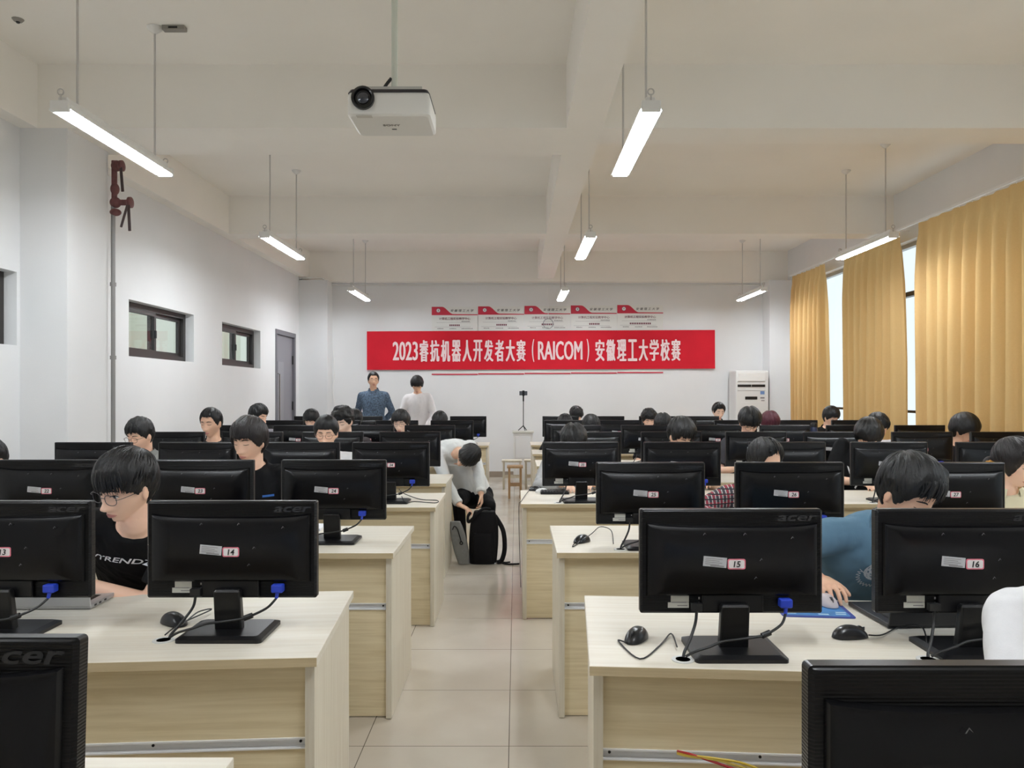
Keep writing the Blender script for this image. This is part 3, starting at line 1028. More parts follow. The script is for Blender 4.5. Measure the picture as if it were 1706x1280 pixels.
def make_monitor():
    t = thing('monitor', 'x', 'monitor')
    # base plate and column
    bp = MB()
    bp.rings([[Vector((x, y, 0.0)) for x, y in rrect(0.246, 0.196, 0.012, 3, 0, 0.005)], [Vector((x, y, 0.010)) for x, y in rrect(0.246, 0.196, 0.012, 3, 0, 0.005)], [Vector((x, y, 0.016)) for x, y in rrect(0.215, 0.165, 0.012, 3, 0, 0.008)]])
    bp.build('base', M_BLACK, t)
    MB().rings([[Vector((x, y + 0.004, 0.014)) for x, y in rrect(0.080, 0.030, 0.006, 3)], [Vector((x, y - 0.012, 0.128)) for x, y in rrect(0.078, 0.026, 0.006, 3)], [Vector((x, y - 0.012, 0.134)) for x, y in rrect(0.070, 0.018, 0.005, 3)]]).build('column', M_BLACK, t)
    # frame of the screen: bevelled slab
    y0 = 0.018
    fr = MB()
    fr.rings([[Vector((x, y0 + 0.026, (Z0 + Z1) / 2 + z)) for x, z in rrect(MW, MH_, 0.006, 3)], [Vector((x, y0 + 0.006, (Z0 + Z1) / 2 + z)) for x, z in rrect(MW, MH_, 0.006, 3)], [Vector((x, y0, (Z0 + Z1) / 2 + z)) for x, z in rrect(MW - 0.012, MH_ - 0.012, 0.005, 3)]])
    fr.build('casing', M_CASE, t)
    MB().box(-MW / 2 + 0.014, MW / 2 - 0.014, y0 + 0.026, y0 + 0.0275, Z0 + 0.018, Z1 - 0.014).build('screen', M_SCREEN, t)
    # raised back cover, upper edge dips like a shallow smile
    n = 17
    rows_ = []
    zb = Z0 + 0.052

    def ring(grow, yy):
        up, lo = [], []
        for i in range(n):
            u = -1 + 2 * i / (n - 1)
            x = u * (MW / 2 - 0.020 + grow)
            dip = 0.010 * (1 - u ** 4) - 0.004
            up.append(Vector((x, yy, Z1 - 0.044 - dip + grow)))
            lo.append(Vector((x, yy, zb - grow * 0.5)))
        return up + list(reversed(lo))
    MB().rings([ring(0.004, y0), ring(0.0, y0 - 0.010), ring(-0.012, y0 - 0.017), ring(-0.06, y0 - 0.024)]).build('back_cover', M_COVER, t, smooth=True, angle=25)
    MB().box(-0.085, 0.085, y0 - 0.012, y0, Z0 + 0.004, Z0 + 0.056).build('port_bay', M_BLACK, t, bevel=0.004)
    lg = text_mesh('acer', 0.034, 0.0006, 0.0007, 0.22)
    lv = np.zeros(len(lg.vertices) * 3)
    lg.vertices.foreach_get('co', lv)
    lv = lv.reshape(-1, 3)
    lv[:, 0] *= 0.112 / (lv[:, 0].max() - lv[:, 0].min())
    lg.vertices.foreach_set('co', lv.ravel())
    lg.transform(Matrix.Translation((0.182, y0 - 0.0012, Z1 - 0.024)) @ Matrix.Rotation(math.pi / 2, 4, 'X'))
    mesh_obj('maker_logo', lg, M_LOGO, t)
    # stickers
    yb = y0 - 0.0245
    A = Matrix.Translation((-0.052, yb, Z0 + 0.148)) @ Matrix.Rotation(0.09, 4, 'Y')
    st = MB().box(-0.032, 0.032, -0.0008, 0.001, -0.0135, 0.0135, A).build('asset_sticker', M_STICK, t)
    lines = MB()
    for k in range(4):
        lines.box(-0.027, 0.020 - 0.008 * (k % 2), -0.0012, -0.0008, 0.0075 - 0.005 * k, 0.009 - 0.005 * k, A)
    lines.box(-0.012, 0.026, -0.0012, -0.0008, -0.0118, -0.0088, A)
    lines.build('sticker_print', M_INKG, st)
    tg = MB().prism(rrect(0.049, 0.0285, 0.005, 3, 0.007, Z0 + 0.142), yb - 0.0006, yb + 0.001).build('number_tag', M_PINK, t)
    MB().prism(rrect(0.043, 0.0225, 0.004, 3, 0.007, Z0 + 0.142), yb - 0.0010, yb + 0.001).build('tag_face', M_TAG, tg)
    s2 = MB().box(-0.168, -0.118, y0 - 0.0009, y0, Z0 + 0.032, Z0 + 0.058).box(-0.176, -0.118, y0 - 0.0009, y0, Z0 + 0.016, Z0 + 0.031).build('spec_sticker', M_SPEC, t)
    MB().box(-0.166, -0.125, y0 - 0.0013, y0 - 0.0009, Z0 + 0.030, Z0 + 0.0325).box(-0.150, -0.122, y0 - 0.0013, y0 - 0.0009, Z0 + 0.021, Z0 + 0.0235).build('sticker_print', M_INKG, s2)
    sc = MB()
    for x, z in ((0.03, 0.225), (-0.08, 0.225), (0.075, 0.155), (0.06, 0.105), (0.16, 0.215)):
        sc.add([(x - 0.005, y0 - 0.0247, Z0 + z - 0.004), (x - 0.003, y0 - 0.0247, Z0 + z - 0.004), (x, y0 - 0.0247, Z0 + z + 0.003), (x + 0.005, y0 - 0.0247, Z0 + z - 0.003), (x, y0 - 0.0247, Z0 + z + 0.001)], [(0, 1, 4, 2), (2, 4, 3)])
    sc.build('scuffs', mat('scuff_grey', (110, 110, 112), rough=0.6), t)
    pins = MB()
    for k in range(3):
        for q in range(2):
            pins.box(-0.092 + k * 0.009, -0.088 + k * 0.009, y0 - 0.0025, y0 - 0.0008, Z0 + 0.026 + q * 0.014, Z0 + 0.032 + q * 0.014)
    pins.build('port_screws', mat('screw_steel', (170, 170, 172), rough=0.3, metal=0.8), t)
    # connectors and leads
    vg = MB().box(0.126, 0.160, y0 - 0.030, y0 - 0.002, Z0 + 0.022, Z0 + 0.046).build('video_plug', M_VGA, t, bevel=0.004)
    MB().tube([(0.143, y0 - 0.020, Z0 + 0.024), (0.141, y0 - 0.024, Z0 + 0.006)], [0.006, 0.005]).build('plug_boot', M_VGA, vg, smooth=True)
    MB().tube(smooth_path([(0.141, y0 - 0.024, Z0 + 0.006), (0.122, -0.030, 0.085), (0.085, -0.048, 0.068), (0.062, -0.052, 0.060), (0.0, -0.050, 0.050), (-0.045, -0.056, 0.046), (-0.080, -0.066, 0.036), (-0.118, -0.072, 0.026), (-0.145, -0.066, 0.010)]), 0.0036).build('video_cable', M_CABLE, t, smooth=True)
    MB().tube([(0.085, -0.048, 0.068), (0.062, -0.052, 0.060)], [0.008, 0.008], 10).build('ferrite', M_CABLE, t, smooth=True)
    pc = MB().box(-0.115, -0.085, y0 - 0.022, y0 - 0.004, Z0 + 0.012, Z0 + 0.032)
    pc.tube(smooth_path([(-0.10, y0 - 0.016, Z0 + 0.014), (-0.105, y0 - 0.022, Z0 - 0.02), (-0.125, -0.03, 0.045), (-0.145, -0.052, 0.018), (-0.150, -0.060, 0.006)]), 0.0042)
    pc.build('power_lead', M_CABLE, t, smooth=True)
    return t


mon0 = make_monitor()
first_mon = True
NUMBERS = []
MON_XY = {}
SEATW = ('beside the aisle', 'second from the aisle', 'third from the aisle', 'fourth from the aisle', 'fifth from the aisle', 'sixth from the aisle')


def place_monitor(r, side, px, d, seat, yaw=0.0, tiltx=0.0, number=True, X_=None):
    global first_mon
    o = mon0 if first_mon else copy_tree(mon0)
    first_mon = False
    x = X(px, d + 0.022) if X_ is None else X_
    o.location = (x, d, DH)
    o.rotation_euler = (tiltx, 0, yaw)
    num = 10 * r + (4 - seat if side == 'left' else 5 + seat)
    if r:
        NUMBERS.append((o, num))
    w_ = SEATW[seat]
    if r in (1, 2, 3) and number:
        lab = 'black computer monitor tagged %d, %s row from the camera, %s of the aisle' % (num, ROWW[r], side)
    else:
        lab = 'black computer monitor seen from behind, %s row, %s of the aisle, %s' % (ROWW[r], side, w_)
    o['label'] = lab
    o['group'] = 'black monitors standing on the desks'
    MON_XY[(r, side, seat)] = (x, d, yaw)
    # grommet of the desk below
    return o


DM = {0: (1.02, 0.92), 1: (2.27, 2.11), 2: (3.68, 3.55), 3: (5.00, 5.03), 4: (6.36, 6.36), 5: (7.68, 7.68), 6: (9.05, 9.12), 7: (10.65, 10.68)}
LPX = {1: (386.5, 11), 2: (555.5, 335, 81), 3: (651, 501, 328, 155), 4: (683, 554, 420, 290), 5: (716, 614, 497, 385), 6: (753, 661, 565, 469, ), 7: (780, 607, 520)}
RPX = {1: (1218, 1610), 2: (1084, 1316, 1584), 3: (968, 1137, 1312, 1482, 1658), 4: (984, 1119, 1260, 1390, 1537, 1668), 5: (960, 1077, 1194, 1308, 1419, 1533), 6: (942, 1031, 1125, 1226, 1327, 1421), 7: (934, 1010, 1095, 1168)}
for r in range(1, 8):
    for k, px in enumerate(LPX[r]):
        place_monitor(r, 'left', px, DM[r][0], k)
    for k, px in enumerate(RPX[r]):
        place_monitor(r, 'right', px, DM[r][1], k, yaw=0.06 if (r, k) == (3, 0) else 0.0)
place_monitor(0, 'left', 0, 0.975, 0, X_=X(129, 1.012) - MW / 2, tiltx=-0.05)
place_monitor(0, 'right', 0, 0.885, 0, X_=X(1346, 0.909) + MW / 2)

for o, num in NUMBERS:
    upright_text('number', str(num), 0.023, (0.008, 0.018 - 0.0245 - 0.0016, Z0 + 0.142), M_INK, o, offset=0.0004, extrude=0.0003, shear=0.15)
# cable grommets: rings let into the desk tops, parts of the desk below each monitor
M_GROM = mat('grommet_white', (214, 214, 210), rough=0.4)
M_HOLE = mat('grommet_hole', (30, 28, 26), rough=0.8)
ALL_DESKS = [o for o in bpy.data.objects if o.name.split('.')[0] == 'desk' and o.parent is None]
for (r, side, k), (x, y, yaw) in MON_XY.items():
    gx = x - 0.152 - (0.012 if side == 'left' and r == 1 else 0)
    gy = y - 0.065
    best = None
    for o in ALL_DESKS:
        M_ = Matrix.Translation(o.location) @ Matrix.Rotation(o.rotation_euler.z, 4, 'Z')
        p = M_.inverted() @ Vector((gx, gy, 0))
        if 0.04 < p.x < DW - 0.04 and 0.03 < p.y < DD:
            best = (o, p)
    if best and r <= 3:
        o, p = best
        g = MB().lathe([(0.030, 0.0), (0.030, 0.0025), (0.023, 0.004), (0.019, 0.0025)], (p.x, p.y, DH), 24).build('grommet', M_GROM, o, smooth=True)
        MB().lathe([(0.0195, 0.0027), (0.0005, 0.0027)], (p.x, p.y, DH), 20).build('grommet_hole', M_HOLE, g)

# ---------------------------------------------------------------- small things on the desks
M_MOUSE = mat('mouse_black', (26, 26, 28), rough=0.3)
M_WHEEL = mat('mouse_wheel', (60, 60, 62), rough=0.5)


def mouse(label, x, y, rz, path=None, m=None, z=DH, group='computer mice on the desks'):
    t = thing('computer_mouse', label, 'computer mouse', (x, y, z), rz, group)
    m = m or M_MOUSE
    v, f = [], []
    nu, nv = 24, 10
    rings = []
    for i in range(nv + 1):
        ph = i / nv * math.pi / 2
        r, zz = math.cos(ph), math.sin(ph)
        ring = []
        for j in range(nu):
            a = 2 * math.pi * j / nu
            cx, cy = math.cos(a), math.sin(a)
            wx = 0.031 * (1 - 0.10 * math.cos(2 * a)) * max(r, 0.02) ** 0.75
            ly = 0.055 * max(r, 0.02) ** 0.8
            h = 0.034 * zz * (1 - 0.30 * (cy * r) ** 2) * (1 + 0.12 * -cy * r)
            ring.append(Vector((cx * wx, cy * ly, 0.002 + h)))
        rings.append(ring)
    MB().rings(rings).build('shell', m, t, smooth=True)
    MB().lathe([(0.003, -0.003), (0.008, -0.003), (0.008, 0.003), (0.003, 0.003)], (0, 0.030, 0.025), 14, 'X').build('scroll_wheel', M_WHEEL, t, smooth=True)
    MB().box(-0.0006, 0.0006, 0.018, 0.047, 0.018, 0.0285).build('button_gap', M_WHEEL, t)
    if path:
        M_ = Matrix.Rotation(-rz, 4, 'Z') @ Matrix.Translation((-x, -y, -z))
        pts = [M_ @ Vector(p) for p in path]
        MB().tube(smooth_path(pts, 6), 0.0022, 6).build('cable', M_CABLE, t, smooth=True)
    return t


def on_desk(px, py, h=0.0):
    d = (CAM_Z - DH - h) * F_PX / (py - VPY)
    return X(px, d), d, DH + h


p = [on_desk(px, py) for px, py in ((285, 1045), (1063, 1072), (1421, 1066), (970, 905), (1383, 1020))]
gr = on_desk(1128, 1080)
mouse('black mouse left of the monitor tagged 15', p[1][0], p[1][1] + 0.03, math.radians(150),
      [(p[1][0] - 0.035, p[1][1] - 0.02, DH + 0.008), on_desk(1030, 1068, 0.004), on_desk(1066, 1098, 0.003), on_desk(1100, 1075, 0.003), on_desk(1118, 1056, 0.006), on_desk(1128, 1078, 0.012)])
mouse('black mouse left of the stand of the monitor tagged 14', p[0][0] - 0.005, p[0][1] + 0.03, math.radians(-125),
      [(p[0][0] + 0.03, p[0][1] - 0.01, DH + 0.01), on_desk(305, 1040, 0.01), on_desk(330, 1020, 0.02), on_desk(352, 1016, 0.01), on_desk(300, 1040, 0.006), on_desk(275, 1058, 0.006)])
mouse('black mouse on the desk between the monitors tagged 15 and 16', p[2][0], p[2][1] + 0.02, math.radians(-80),
      [(p[2][0] + 0.05, p[2][1] + 0.01, DH + 0.01), on_desk(1470, 1058, 0.004), on_desk(1500, 1044, 0.006), on_desk(1535, 1044, 0.03), on_desk(1545, 1075, 0.012)])
mouse('dark mouse on the third-row desk beside the aisle, left of monitor 25', p[3][0], p[3][1] + 0.02, math.radians(140),
      [(p[3][0] - 0.03, p[3][1], DH + 0.008), on_desk(955, 911, 0.003), on_desk(985, 890, 0.01), on_desk(1000, 878, 0.02), on_desk(1018, 884, 0.02), on_desk(1022, 906, 0.01)])
x_, y_, z_ = on_desk(893, 818)
mouse('black mouse at the aisle end of the fourth-row desk, right block', x_, y_, math.radians(70), [(x_ - 0.02, y_ + 0.04, DH + 0.008), (x_ - 0.05, y_, DH + 0.004), (0.035, 5.04, DH + 0.003), (0.018, 4.99, DH - 0.03), (0.022, 4.99, 0.45), (0.03, 4.985, 0.2)])

kb = thing('keyboard', 'black keyboard left of the monitor tagged 35', 'keyboard', (on_desk(917, 823)[0] + 0.1, on_desk(917, 823)[1] + 0.02, DH), 0.0)
MB().box(-0.17, 0.03, -0.06, 0.07, 0, 0.018).build('tray', M_BLACK, kb, bevel=0.004)
ks = MB()
for i in range(9):
    for j in range(5):
        ks.box(-0.163 + 0.0205 * i, -0.146 + 0.0205 * i, -0.05 + 0.022 * j, -0.032 + 0.022 * j, 0.018, 0.023)
kk = ks.build('keys', M_CABLE, kb)
kk['kind'] = 'stuff'
x_, y_, z_ = on_desk(903, 812)
wm = MB().ell((0, 0, 0.0), (0.05, 0.035, 0.03))
wm.v = [(a, b, max(0, c)) for a, b, c in wm.v]
o = tag(wm.build('white_mouse', mat('white_plastic'), smooth=True), 'white mouse-shaped object behind the black keyboard on the fourth-row desk', 'computer mouse')
o.location = (X(903, 5.5), 5.5, DH)

# mouse pad under the hand of the person in blue
x_, y_, z_ = on_desk(1362, 1026)
pad = thing('mouse_pad', 'blue patterned mouse pad between the monitors tagged 15 and 16', 'mouse pad', (x_, y_, DH), math.radians(-6))
MB().prism(rrect(0.225, 0.20, 0.012, 4, 0, 0.075), 0.0, 0.003, 'XY').build('mat', mat('pad_navy', (52, 66, 140), rough=0.6), pad)
MB().prism(rrect(0.20, 0.175, 0.010, 4, 0, 0.075), 0.003, 0.0034, 'XY').build('print', mat('pad_blue', (62, 122, 178), rough=0.6, noise=0.3, nscale=14), pad)
for i, (a, b) in enumerate(((-0.08, 0.01), (-0.06, 0.03), (0.02, 0.005), (0.075, 0.01), (0.08, 0.03))):
    MB().box(a - 0.016, a + 0.016, b - 0.006, b + 0.006, 0.0034, 0.0037).build('patch', mat('pad_pale', (170, 200, 214), rough=0.6), pad)
mouse('pale grey mouse under the hand of the person in blue', on_desk(1381, 1012)[0], on_desk(1381, 1012)[1] + 0.02, math.radians(185), None, mat('mouse_pale', (190, 180, 180), rough=0.4), DH + 0.0036)

# laptops
def laptop(label, x, y, rz, body, keym, w=0.34, dd=0.235, lid=100):
    t = thing('laptop', label, 'laptop', (x, y, DH), rz)
    MB().box(-w / 2, w / 2, 0, dd, 0.002, 0.016).build('deck', body, t, bevel=0.003)
    k = MB().box(-w / 2 + 0.03, w / 2 - 0.03, 0.035, 0.125, 0.016, 0.0166).build('keyboard', keym, t)
    ks = MB()
    for i in range(12):
        for j in range(5):
            ks.box(-w / 2 + 0.034 + 0.0228 * i, -w / 2 + 0.053 + 0.0228 * i, 0.038 + 0.0172 * j, 0.052 + 0.0172 * j, 0.0166, 0.0180)
    kk = ks.build('keys', M_CABLE, k)
    kk['kind'] = 'stuff'
    MB().box(-0.05, 0.05, 0.14, 0.215, 0.016, 0.0163).build('touchpad', keym, t)
    a = math.radians(lid - 90)
    A = Matrix.Translation((0, 0.002, 0.012)) @ Matrix.Rotation(a, 4, 'X')
    l = MB().box(-w / 2, w / 2, -0.008, 0.0, 0.0, 0.228, A).build('lid', body, t, bevel=0.003)
    MB().box(-w / 2 + 0.008, w / 2 - 0.008, 0.0, 0.0008, 0.012, 0.220, A).build('screen', M_SCREEN, l)
    for s in (0.02, 0.05, 0.085):
        MB().box(w / 2 - 0.001, w / 2 + 0.0006, s, s + 0.014, 0.006, 0.012).build('port', M_BLACK, t)
    return t


M_SILV = mat('laptop_silver', (188, 188, 188), rough=0.35, metal=0.5)
xx, yy, _ = on_desk(153, 1016)
laptop('silver laptop standing behind the monitor tagged 13', xx - 0.172, yy - 0.005, math.radians(2), M_SILV, M_CABLE)
xx, yy, _ = on_desk(1470, 1046)
laptop('black laptop standing behind the monitor tagged 16', xx + 0.190, yy - 0.005, math.radians(3), mat('laptop_black', (34, 34, 36), rough=0.4), M_CABLE, w=0.36, dd=0.25)

xx, yy, _ = on_desk(530, 885)
ps = tag(MB().box(-0.075, 0.02, -0.05, 0.11, 0, 0.012).build('paper_pad', mat('paper_white', (236, 236, 238), rough=0.7)), 'white paper pad behind the stand of monitor 24', 'paper')
ps.location = (xx - 0.01, yy + 0.05, DH)
xx, yy, _ = on_desk(700, 832)
lc = MB().tube(smooth_path([(X(668, 4.95), 4.98, 0.79), on_desk(676, 838, 0.01), on_desk(690, 836, 0.004), on_desk(725, 838, 0.003), on_desk(728, 834, 0.003), on_desk(700, 832, 0.003), on_desk(672, 822, 0.02), on_desk(665, 815, 0.05)], 6), 0.0028, 6)
tag(lc.build('loose_cable', M_CABLE, smooth=True), 'thin black cable looping over the fourth-row desk beside monitor 34', 'cable')
# red and yellow leads hanging from the channel of the nearest right desk
for i, (rgb, nm, offs) in enumerate((((178, 40, 44), 'red', 0.0), ((206, 176, 52), 'yellow', 0.008), ((214, 190, 90), 'pale yellow', 0.004))):
    y_ = 1.975
    def wp(px, py, k):
        return (X(px, y_ - k), y_ - k, Zc(py, y_ - k))
    pts = [wp(1129, 1252 + 2 * i, -0.04), wp(1150, 1257 + 2 * i, 0.0), wp(1190, 1262 + (8 if i == 0 else 2 * i), 0.02), wp(1240, 1272 + (14 if i == 0 else -6 + 7 * i), 0.03), wp(1300, 1290 + 8 * i, 0.03), wp(1345, 1312 + 6 * i, 0.02), wp(1400, 1306 + 5 * i, -0.01)]
    tag(MB().tube(smooth_path(pts, 6), 0.0035, 6).build('lead', mat('lead_' + nm.replace(' ', '_'), rgb, rough=0.45), smooth=True), '%s lead hanging from the cable channel of the nearest right-hand desk' % nm, 'cable', 'coloured leads')

# backpack and laptop sleeve on the aisle floor
bp = thing('backpack', 'open black backpack standing on the aisle floor by the crouching man', 'backpack', (X(805, 6.62), 6.62, 0))
M_BAG = mat('backpack_black', (20, 19, 21), rough=0.8, spec=0.2, noise=0.1, nscale=30, bump=0.2, bscale=60)
rings = []
for k in range(9):
    u = k / 8
    w_ = 0.100 + 0.025 * math.sin(math.pi * (0.2 + 0.7 * u)) - 0.03 * max(0, u - 0.8) * 5 * 0.6
    d_ = 0.075 + 0.02 * math.sin(math.pi * (0.15 + 0.6 * u)) - 0.03 * u
    rings.append([Vector((x + 0.012 * u, y, 0.004 + 0.44 * u)) for x, y in rrect(2 * w_, 2 * d_, min(w_, d_) * 0.7, 5)])
MB().rings(rings).build('body', M_BAG, bp, smooth=True)
pk = []
for k in range(7):
    u = k / 6
    s_ = math.sin(math.pi * (0.12 + 0.76 * u))
    pk.append([Vector((x, y - 0.085, 0.03 + 0.24 * u)) for x, y in rrect(0.17 * (0.85 + 0.15 * s_), 0.05 * s_, 0.022 * s_, 4)])
MB().rings(pk).build('front_pocket', M_BAG, bp, smooth=True)
MB().tube(smooth_path([(-0.11, 0.0, 0.43), (-0.13, -0.03, 0.40), (-0.12, -0.06, 0.36), (-0.06, -0.09, 0.42), (0.0, -0.05, 0.47), (0.06, 0.0, 0.46)]), 0.013).build('opening', M_BAG, bp, smooth=True)
for pts in ([(0.10, 0.02, 0.40), (0.17, 0.0, 0.28), (0.185, -0.02, 0.13), (0.16, -0.04, 0.03), (0.12, -0.05, 0.012)],):
    MB().tube(smooth_path(pts), 0.02).build('shoulder_strap', M_BAG, bp, smooth=True)
for pts in ([(0.14, -0.04, 0.02), (0.19, -0.05, 0.012), (0.23, -0.03, 0.012)], [(0.15, -0.05, 0.012), (0.2, -0.09, 0.008), (0.27, -0.09, 0.008), (0.31, -0.08, 0.008)]):
    MB().tube(smooth_path(pts), 0.007).build('strap_tail', M_BAG, bp, smooth=True)
xs, ys = X(768, 6.55), 6.55
sl = thing('laptop_sleeve', 'grey laptop sleeve leaning against the desk end in the aisle', 'laptop sleeve', (xs, ys, 0), 0.0)
M_SLV = mat('sleeve_grey', (128, 128, 126), rough=0.85, noise=0.08, nscale=60)
rg = []
for k in range(11):
    u = k / 10
    hw = 0.066 * (0.35 + 0.65 * math.sin(math.pi * min(1, max(0, 0.10 + 0.83 * u))) ** 0.5)
    rg.append([Vector((x - 0.075 * (u - 0.35), y, 0.006 + 0.36 * u)) for x, y in rrect(2 * hw, 0.05, 0.022, 4)])
MB().rings(rg).build('body', M_SLV, sl, smooth=True)
MB().tube(smooth_path([(-0.07, -0.028, 0.30), (-0.055, -0.03, 0.33), (-0.03, -0.031, 0.31), (-0.01, -0.031, 0.25), (0.005, -0.031, 0.20)]), 0.004).build('zip_cord', M_BAG, sl, smooth=True)
MB().tube([(0.005 + 0.012 * math.cos(a), -0.031, 0.188 + 0.012 * math.sin(a)) for a in [2 * math.pi * k / 12 for k in range(12)]], 0.004, 6, closed=True).build('zip_pull', M_BAG, sl, smooth=True)
pc = MB()
rr = random.Random(4)
for k in range(9):
    a, b, c = rr.uniform(-0.035, 0.035), rr.uniform(-0.02, 0.02), rr.uniform(0.0, 0.03)
    pc.add([(a - 0.02, b, 0.002), (a + 0.015, b - 0.012, 0.002), (a + 0.01, b + 0.01, 0.012 + c), (a - 0.012, b + 0.006, 0.008 + c)], [(0, 1, 2), (0, 2, 3), (0, 3, 1), (1, 3, 2)])
o = tag(pc.build('crumpled_paper', mat('paper_white'), fix=True), 'crumpled white tissue on the aisle floor by the backpack', 'tissue')
o.location = (X(818, 6.6), 6.58, 0)
bt = thing('water_bottle', 'small dark bottle standing on the sixth-row desk by the window side', 'bottle', (X(1354, 7.75), 7.72, DH))
MB().lathe([(0.034, 0), (0.036, 0.01), (0.036, 0.33), (0.03, 0.36), (0.028, 0.37)], n=18).build('body', mat('bottle_blue', (52, 60, 92), rough=0.25), bt, smooth=True)
MB().lathe([(0.030, 0.37), (0.030, 0.405), (0.026, 0.41)], n=18).build('cap', M_BLACK, bt, smooth=True)

# ---------------------------------------------------------------- people
def sstep(a, b, x):
    t = np.clip((x - a) / (b - a), 0, 1)
    return t * t * (3 - 2 * t)


def gauss(x, s):
    return np.exp(-0.5 * (x / s) ** 2)


def head_grid(nu, nv):
    """unit directions on a latitude / longitude grid, azimuth 0 facing -Y"""
    a = np.linspace(-math.pi, math.pi, nu, endpoint=False)
    p = np.linspace(-math.pi / 2 + 0.03, math.pi / 2 - 0.03, nv)
    A, P = np.meshgrid(a, p)
    return A, P


def grid_faces(nu, nv):
    f = []
    for i in range(nv - 1):
        for j in range(nu):
            k = (j + 1) % nu
            f.append((i * nu + j, i * nu + k, (i + 1) * nu + k, (i + 1) * nu + j))
    f.append(tuple(reversed(range(nu))))
    f.append(tuple((nv - 1) * nu + j for j in range(nu)))
    return f


def skull(A, P, extra=0.0):
    x = np.cos(P) * np.sin(A) * (0.0745 + extra)
    y = -np.cos(P) * np.cos(A) * (0.095 + extra)
    z = np.sin(P) * (0.117 + extra)
    low = sstep(0.01, 0.115, -z)
    x = x * (1 - 0.36 * low) * (1 + 0.05 * gauss(z - 0.04, 0.035))
    y = np.where(y > 0, y * (1 - 0.42 * low), y)
    y = y * (1 + 0.05 * sstep(0, 0.08, z) * (y > 0))
    return x, y, z


def face_shape(female=False):
    nu, nv = 112, 84
    A, P = head_grid(nu, nv)
    # more samples across the front of the face
    A = A - 0.42 * np.sin(A)
    x, y, z = skull(A, P)
    front = sstep(0.0, 0.05, -y)
    # the lower face stays forward down to the chin
    sd = np.clip(np.abs(z) / 0.117, 0, 0.985)
    kk = np.clip((1 - sd ** 3.0) ** (1 / 3.0) / np.sqrt(1 - sd ** 2), 1, 1.55)
    y = np.where((z < 0) & (y < 0), y * (1 + (kk - 1) * front), y)
    # flatten the front of the face a little
    y = y + front * 0.006 * gauss(x, 0.04) * gauss(z + 0.02, 0.05)
    ax = np.abs(x)
    d = np.zeros_like(x)
    t = np.clip((0.012 - z) / 0.052, 0, 1)
    nose = (0.004 + 0.021 * t ** 1.3) * gauss(x, 0.0075 + 0.0055 * t) * sstep(-0.056, -0.046, z) * (1 - sstep(0.006, 0.022, z))
    alar = 0.009 * gauss(ax - 0.014, 0.006) * gauss(z + 0.043, 0.007)
    d += nose + alar
    d += 0.0045 * gauss(ax - 0.026, 0.017) * gauss(z - 0.024, 0.008)
    d -= 0.0085 * gauss(ax - 0.033, 0.014) * gauss(z - 0.004, 0.011)
    d += 0.0045 * gauss(ax - 0.033, 0.013) * gauss(z - 0.001, 0.007)
    d += 0.0045 * gauss(ax - 0.046, 0.015) * gauss(z + 0.027, 0.016)
    d += 0.0065 * gauss(x, 0.017) * gauss(z + 0.0665, 0.0045)
    d += 0.0065 * gauss(x, 0.016) * gauss(z + 0.0765, 0.0045)
    d -= 0.002 * gauss(x, 0.02) * gauss(z + 0.0715, 0.0016)
    d -= 0.004 * gauss(x, 0.02) * gauss(z + 0.087, 0.006)
    d += 0.008 * gauss(x, 0.020) * gauss(z + 0.104, 0.013)
    y = y - d * front
    return x, y, z, nu, nv


HEAD_CACHE = {}


def head_mesh_data():
    if 'h' not in HEAD_CACHE:
        x, y, z, nu, nv = face_shape()
        v = np.stack([x.ravel(), y.ravel(), z.ravel()], 1)
        f = grid_faces(nu, nv)
        bvh = BVHTree.FromPolygons([tuple(p) for p in v], f)
        HEAD_CACHE['h'] = (v, f, bvh)
    return HEAD_CACHE['h']


def on_face(x, z, out=0.0):
    _, _, bvh = head_mesh_data()
    h = bvh.ray_cast(Vector((x, -0.4, z)), Vector((0, 1, 0)))
    return Vector((x, h[0].y - out, z)) if h[0] else Vector((x, -0.09, z))


def noise3(p, seed, freq):
    """smooth pseudo noise from warped sines, p is (n,3)"""
    r = np.random.RandomState(seed)
    out = np.zeros(len(p))
    q = p * freq
    for k in range(5):
        w = r.uniform(-1, 1, 3)
        w /= np.linalg.norm(w) + 1e-9
        ph = r.uniform(0, 6.28)
        out += np.sin(q @ w * (1 + 0.6 * k) + ph + 1.3 * np.sin(q @ np.roll(w, 1) * 0.7 + ph * 2)) / (1 + 0.5 * k)
    return out / 2.6


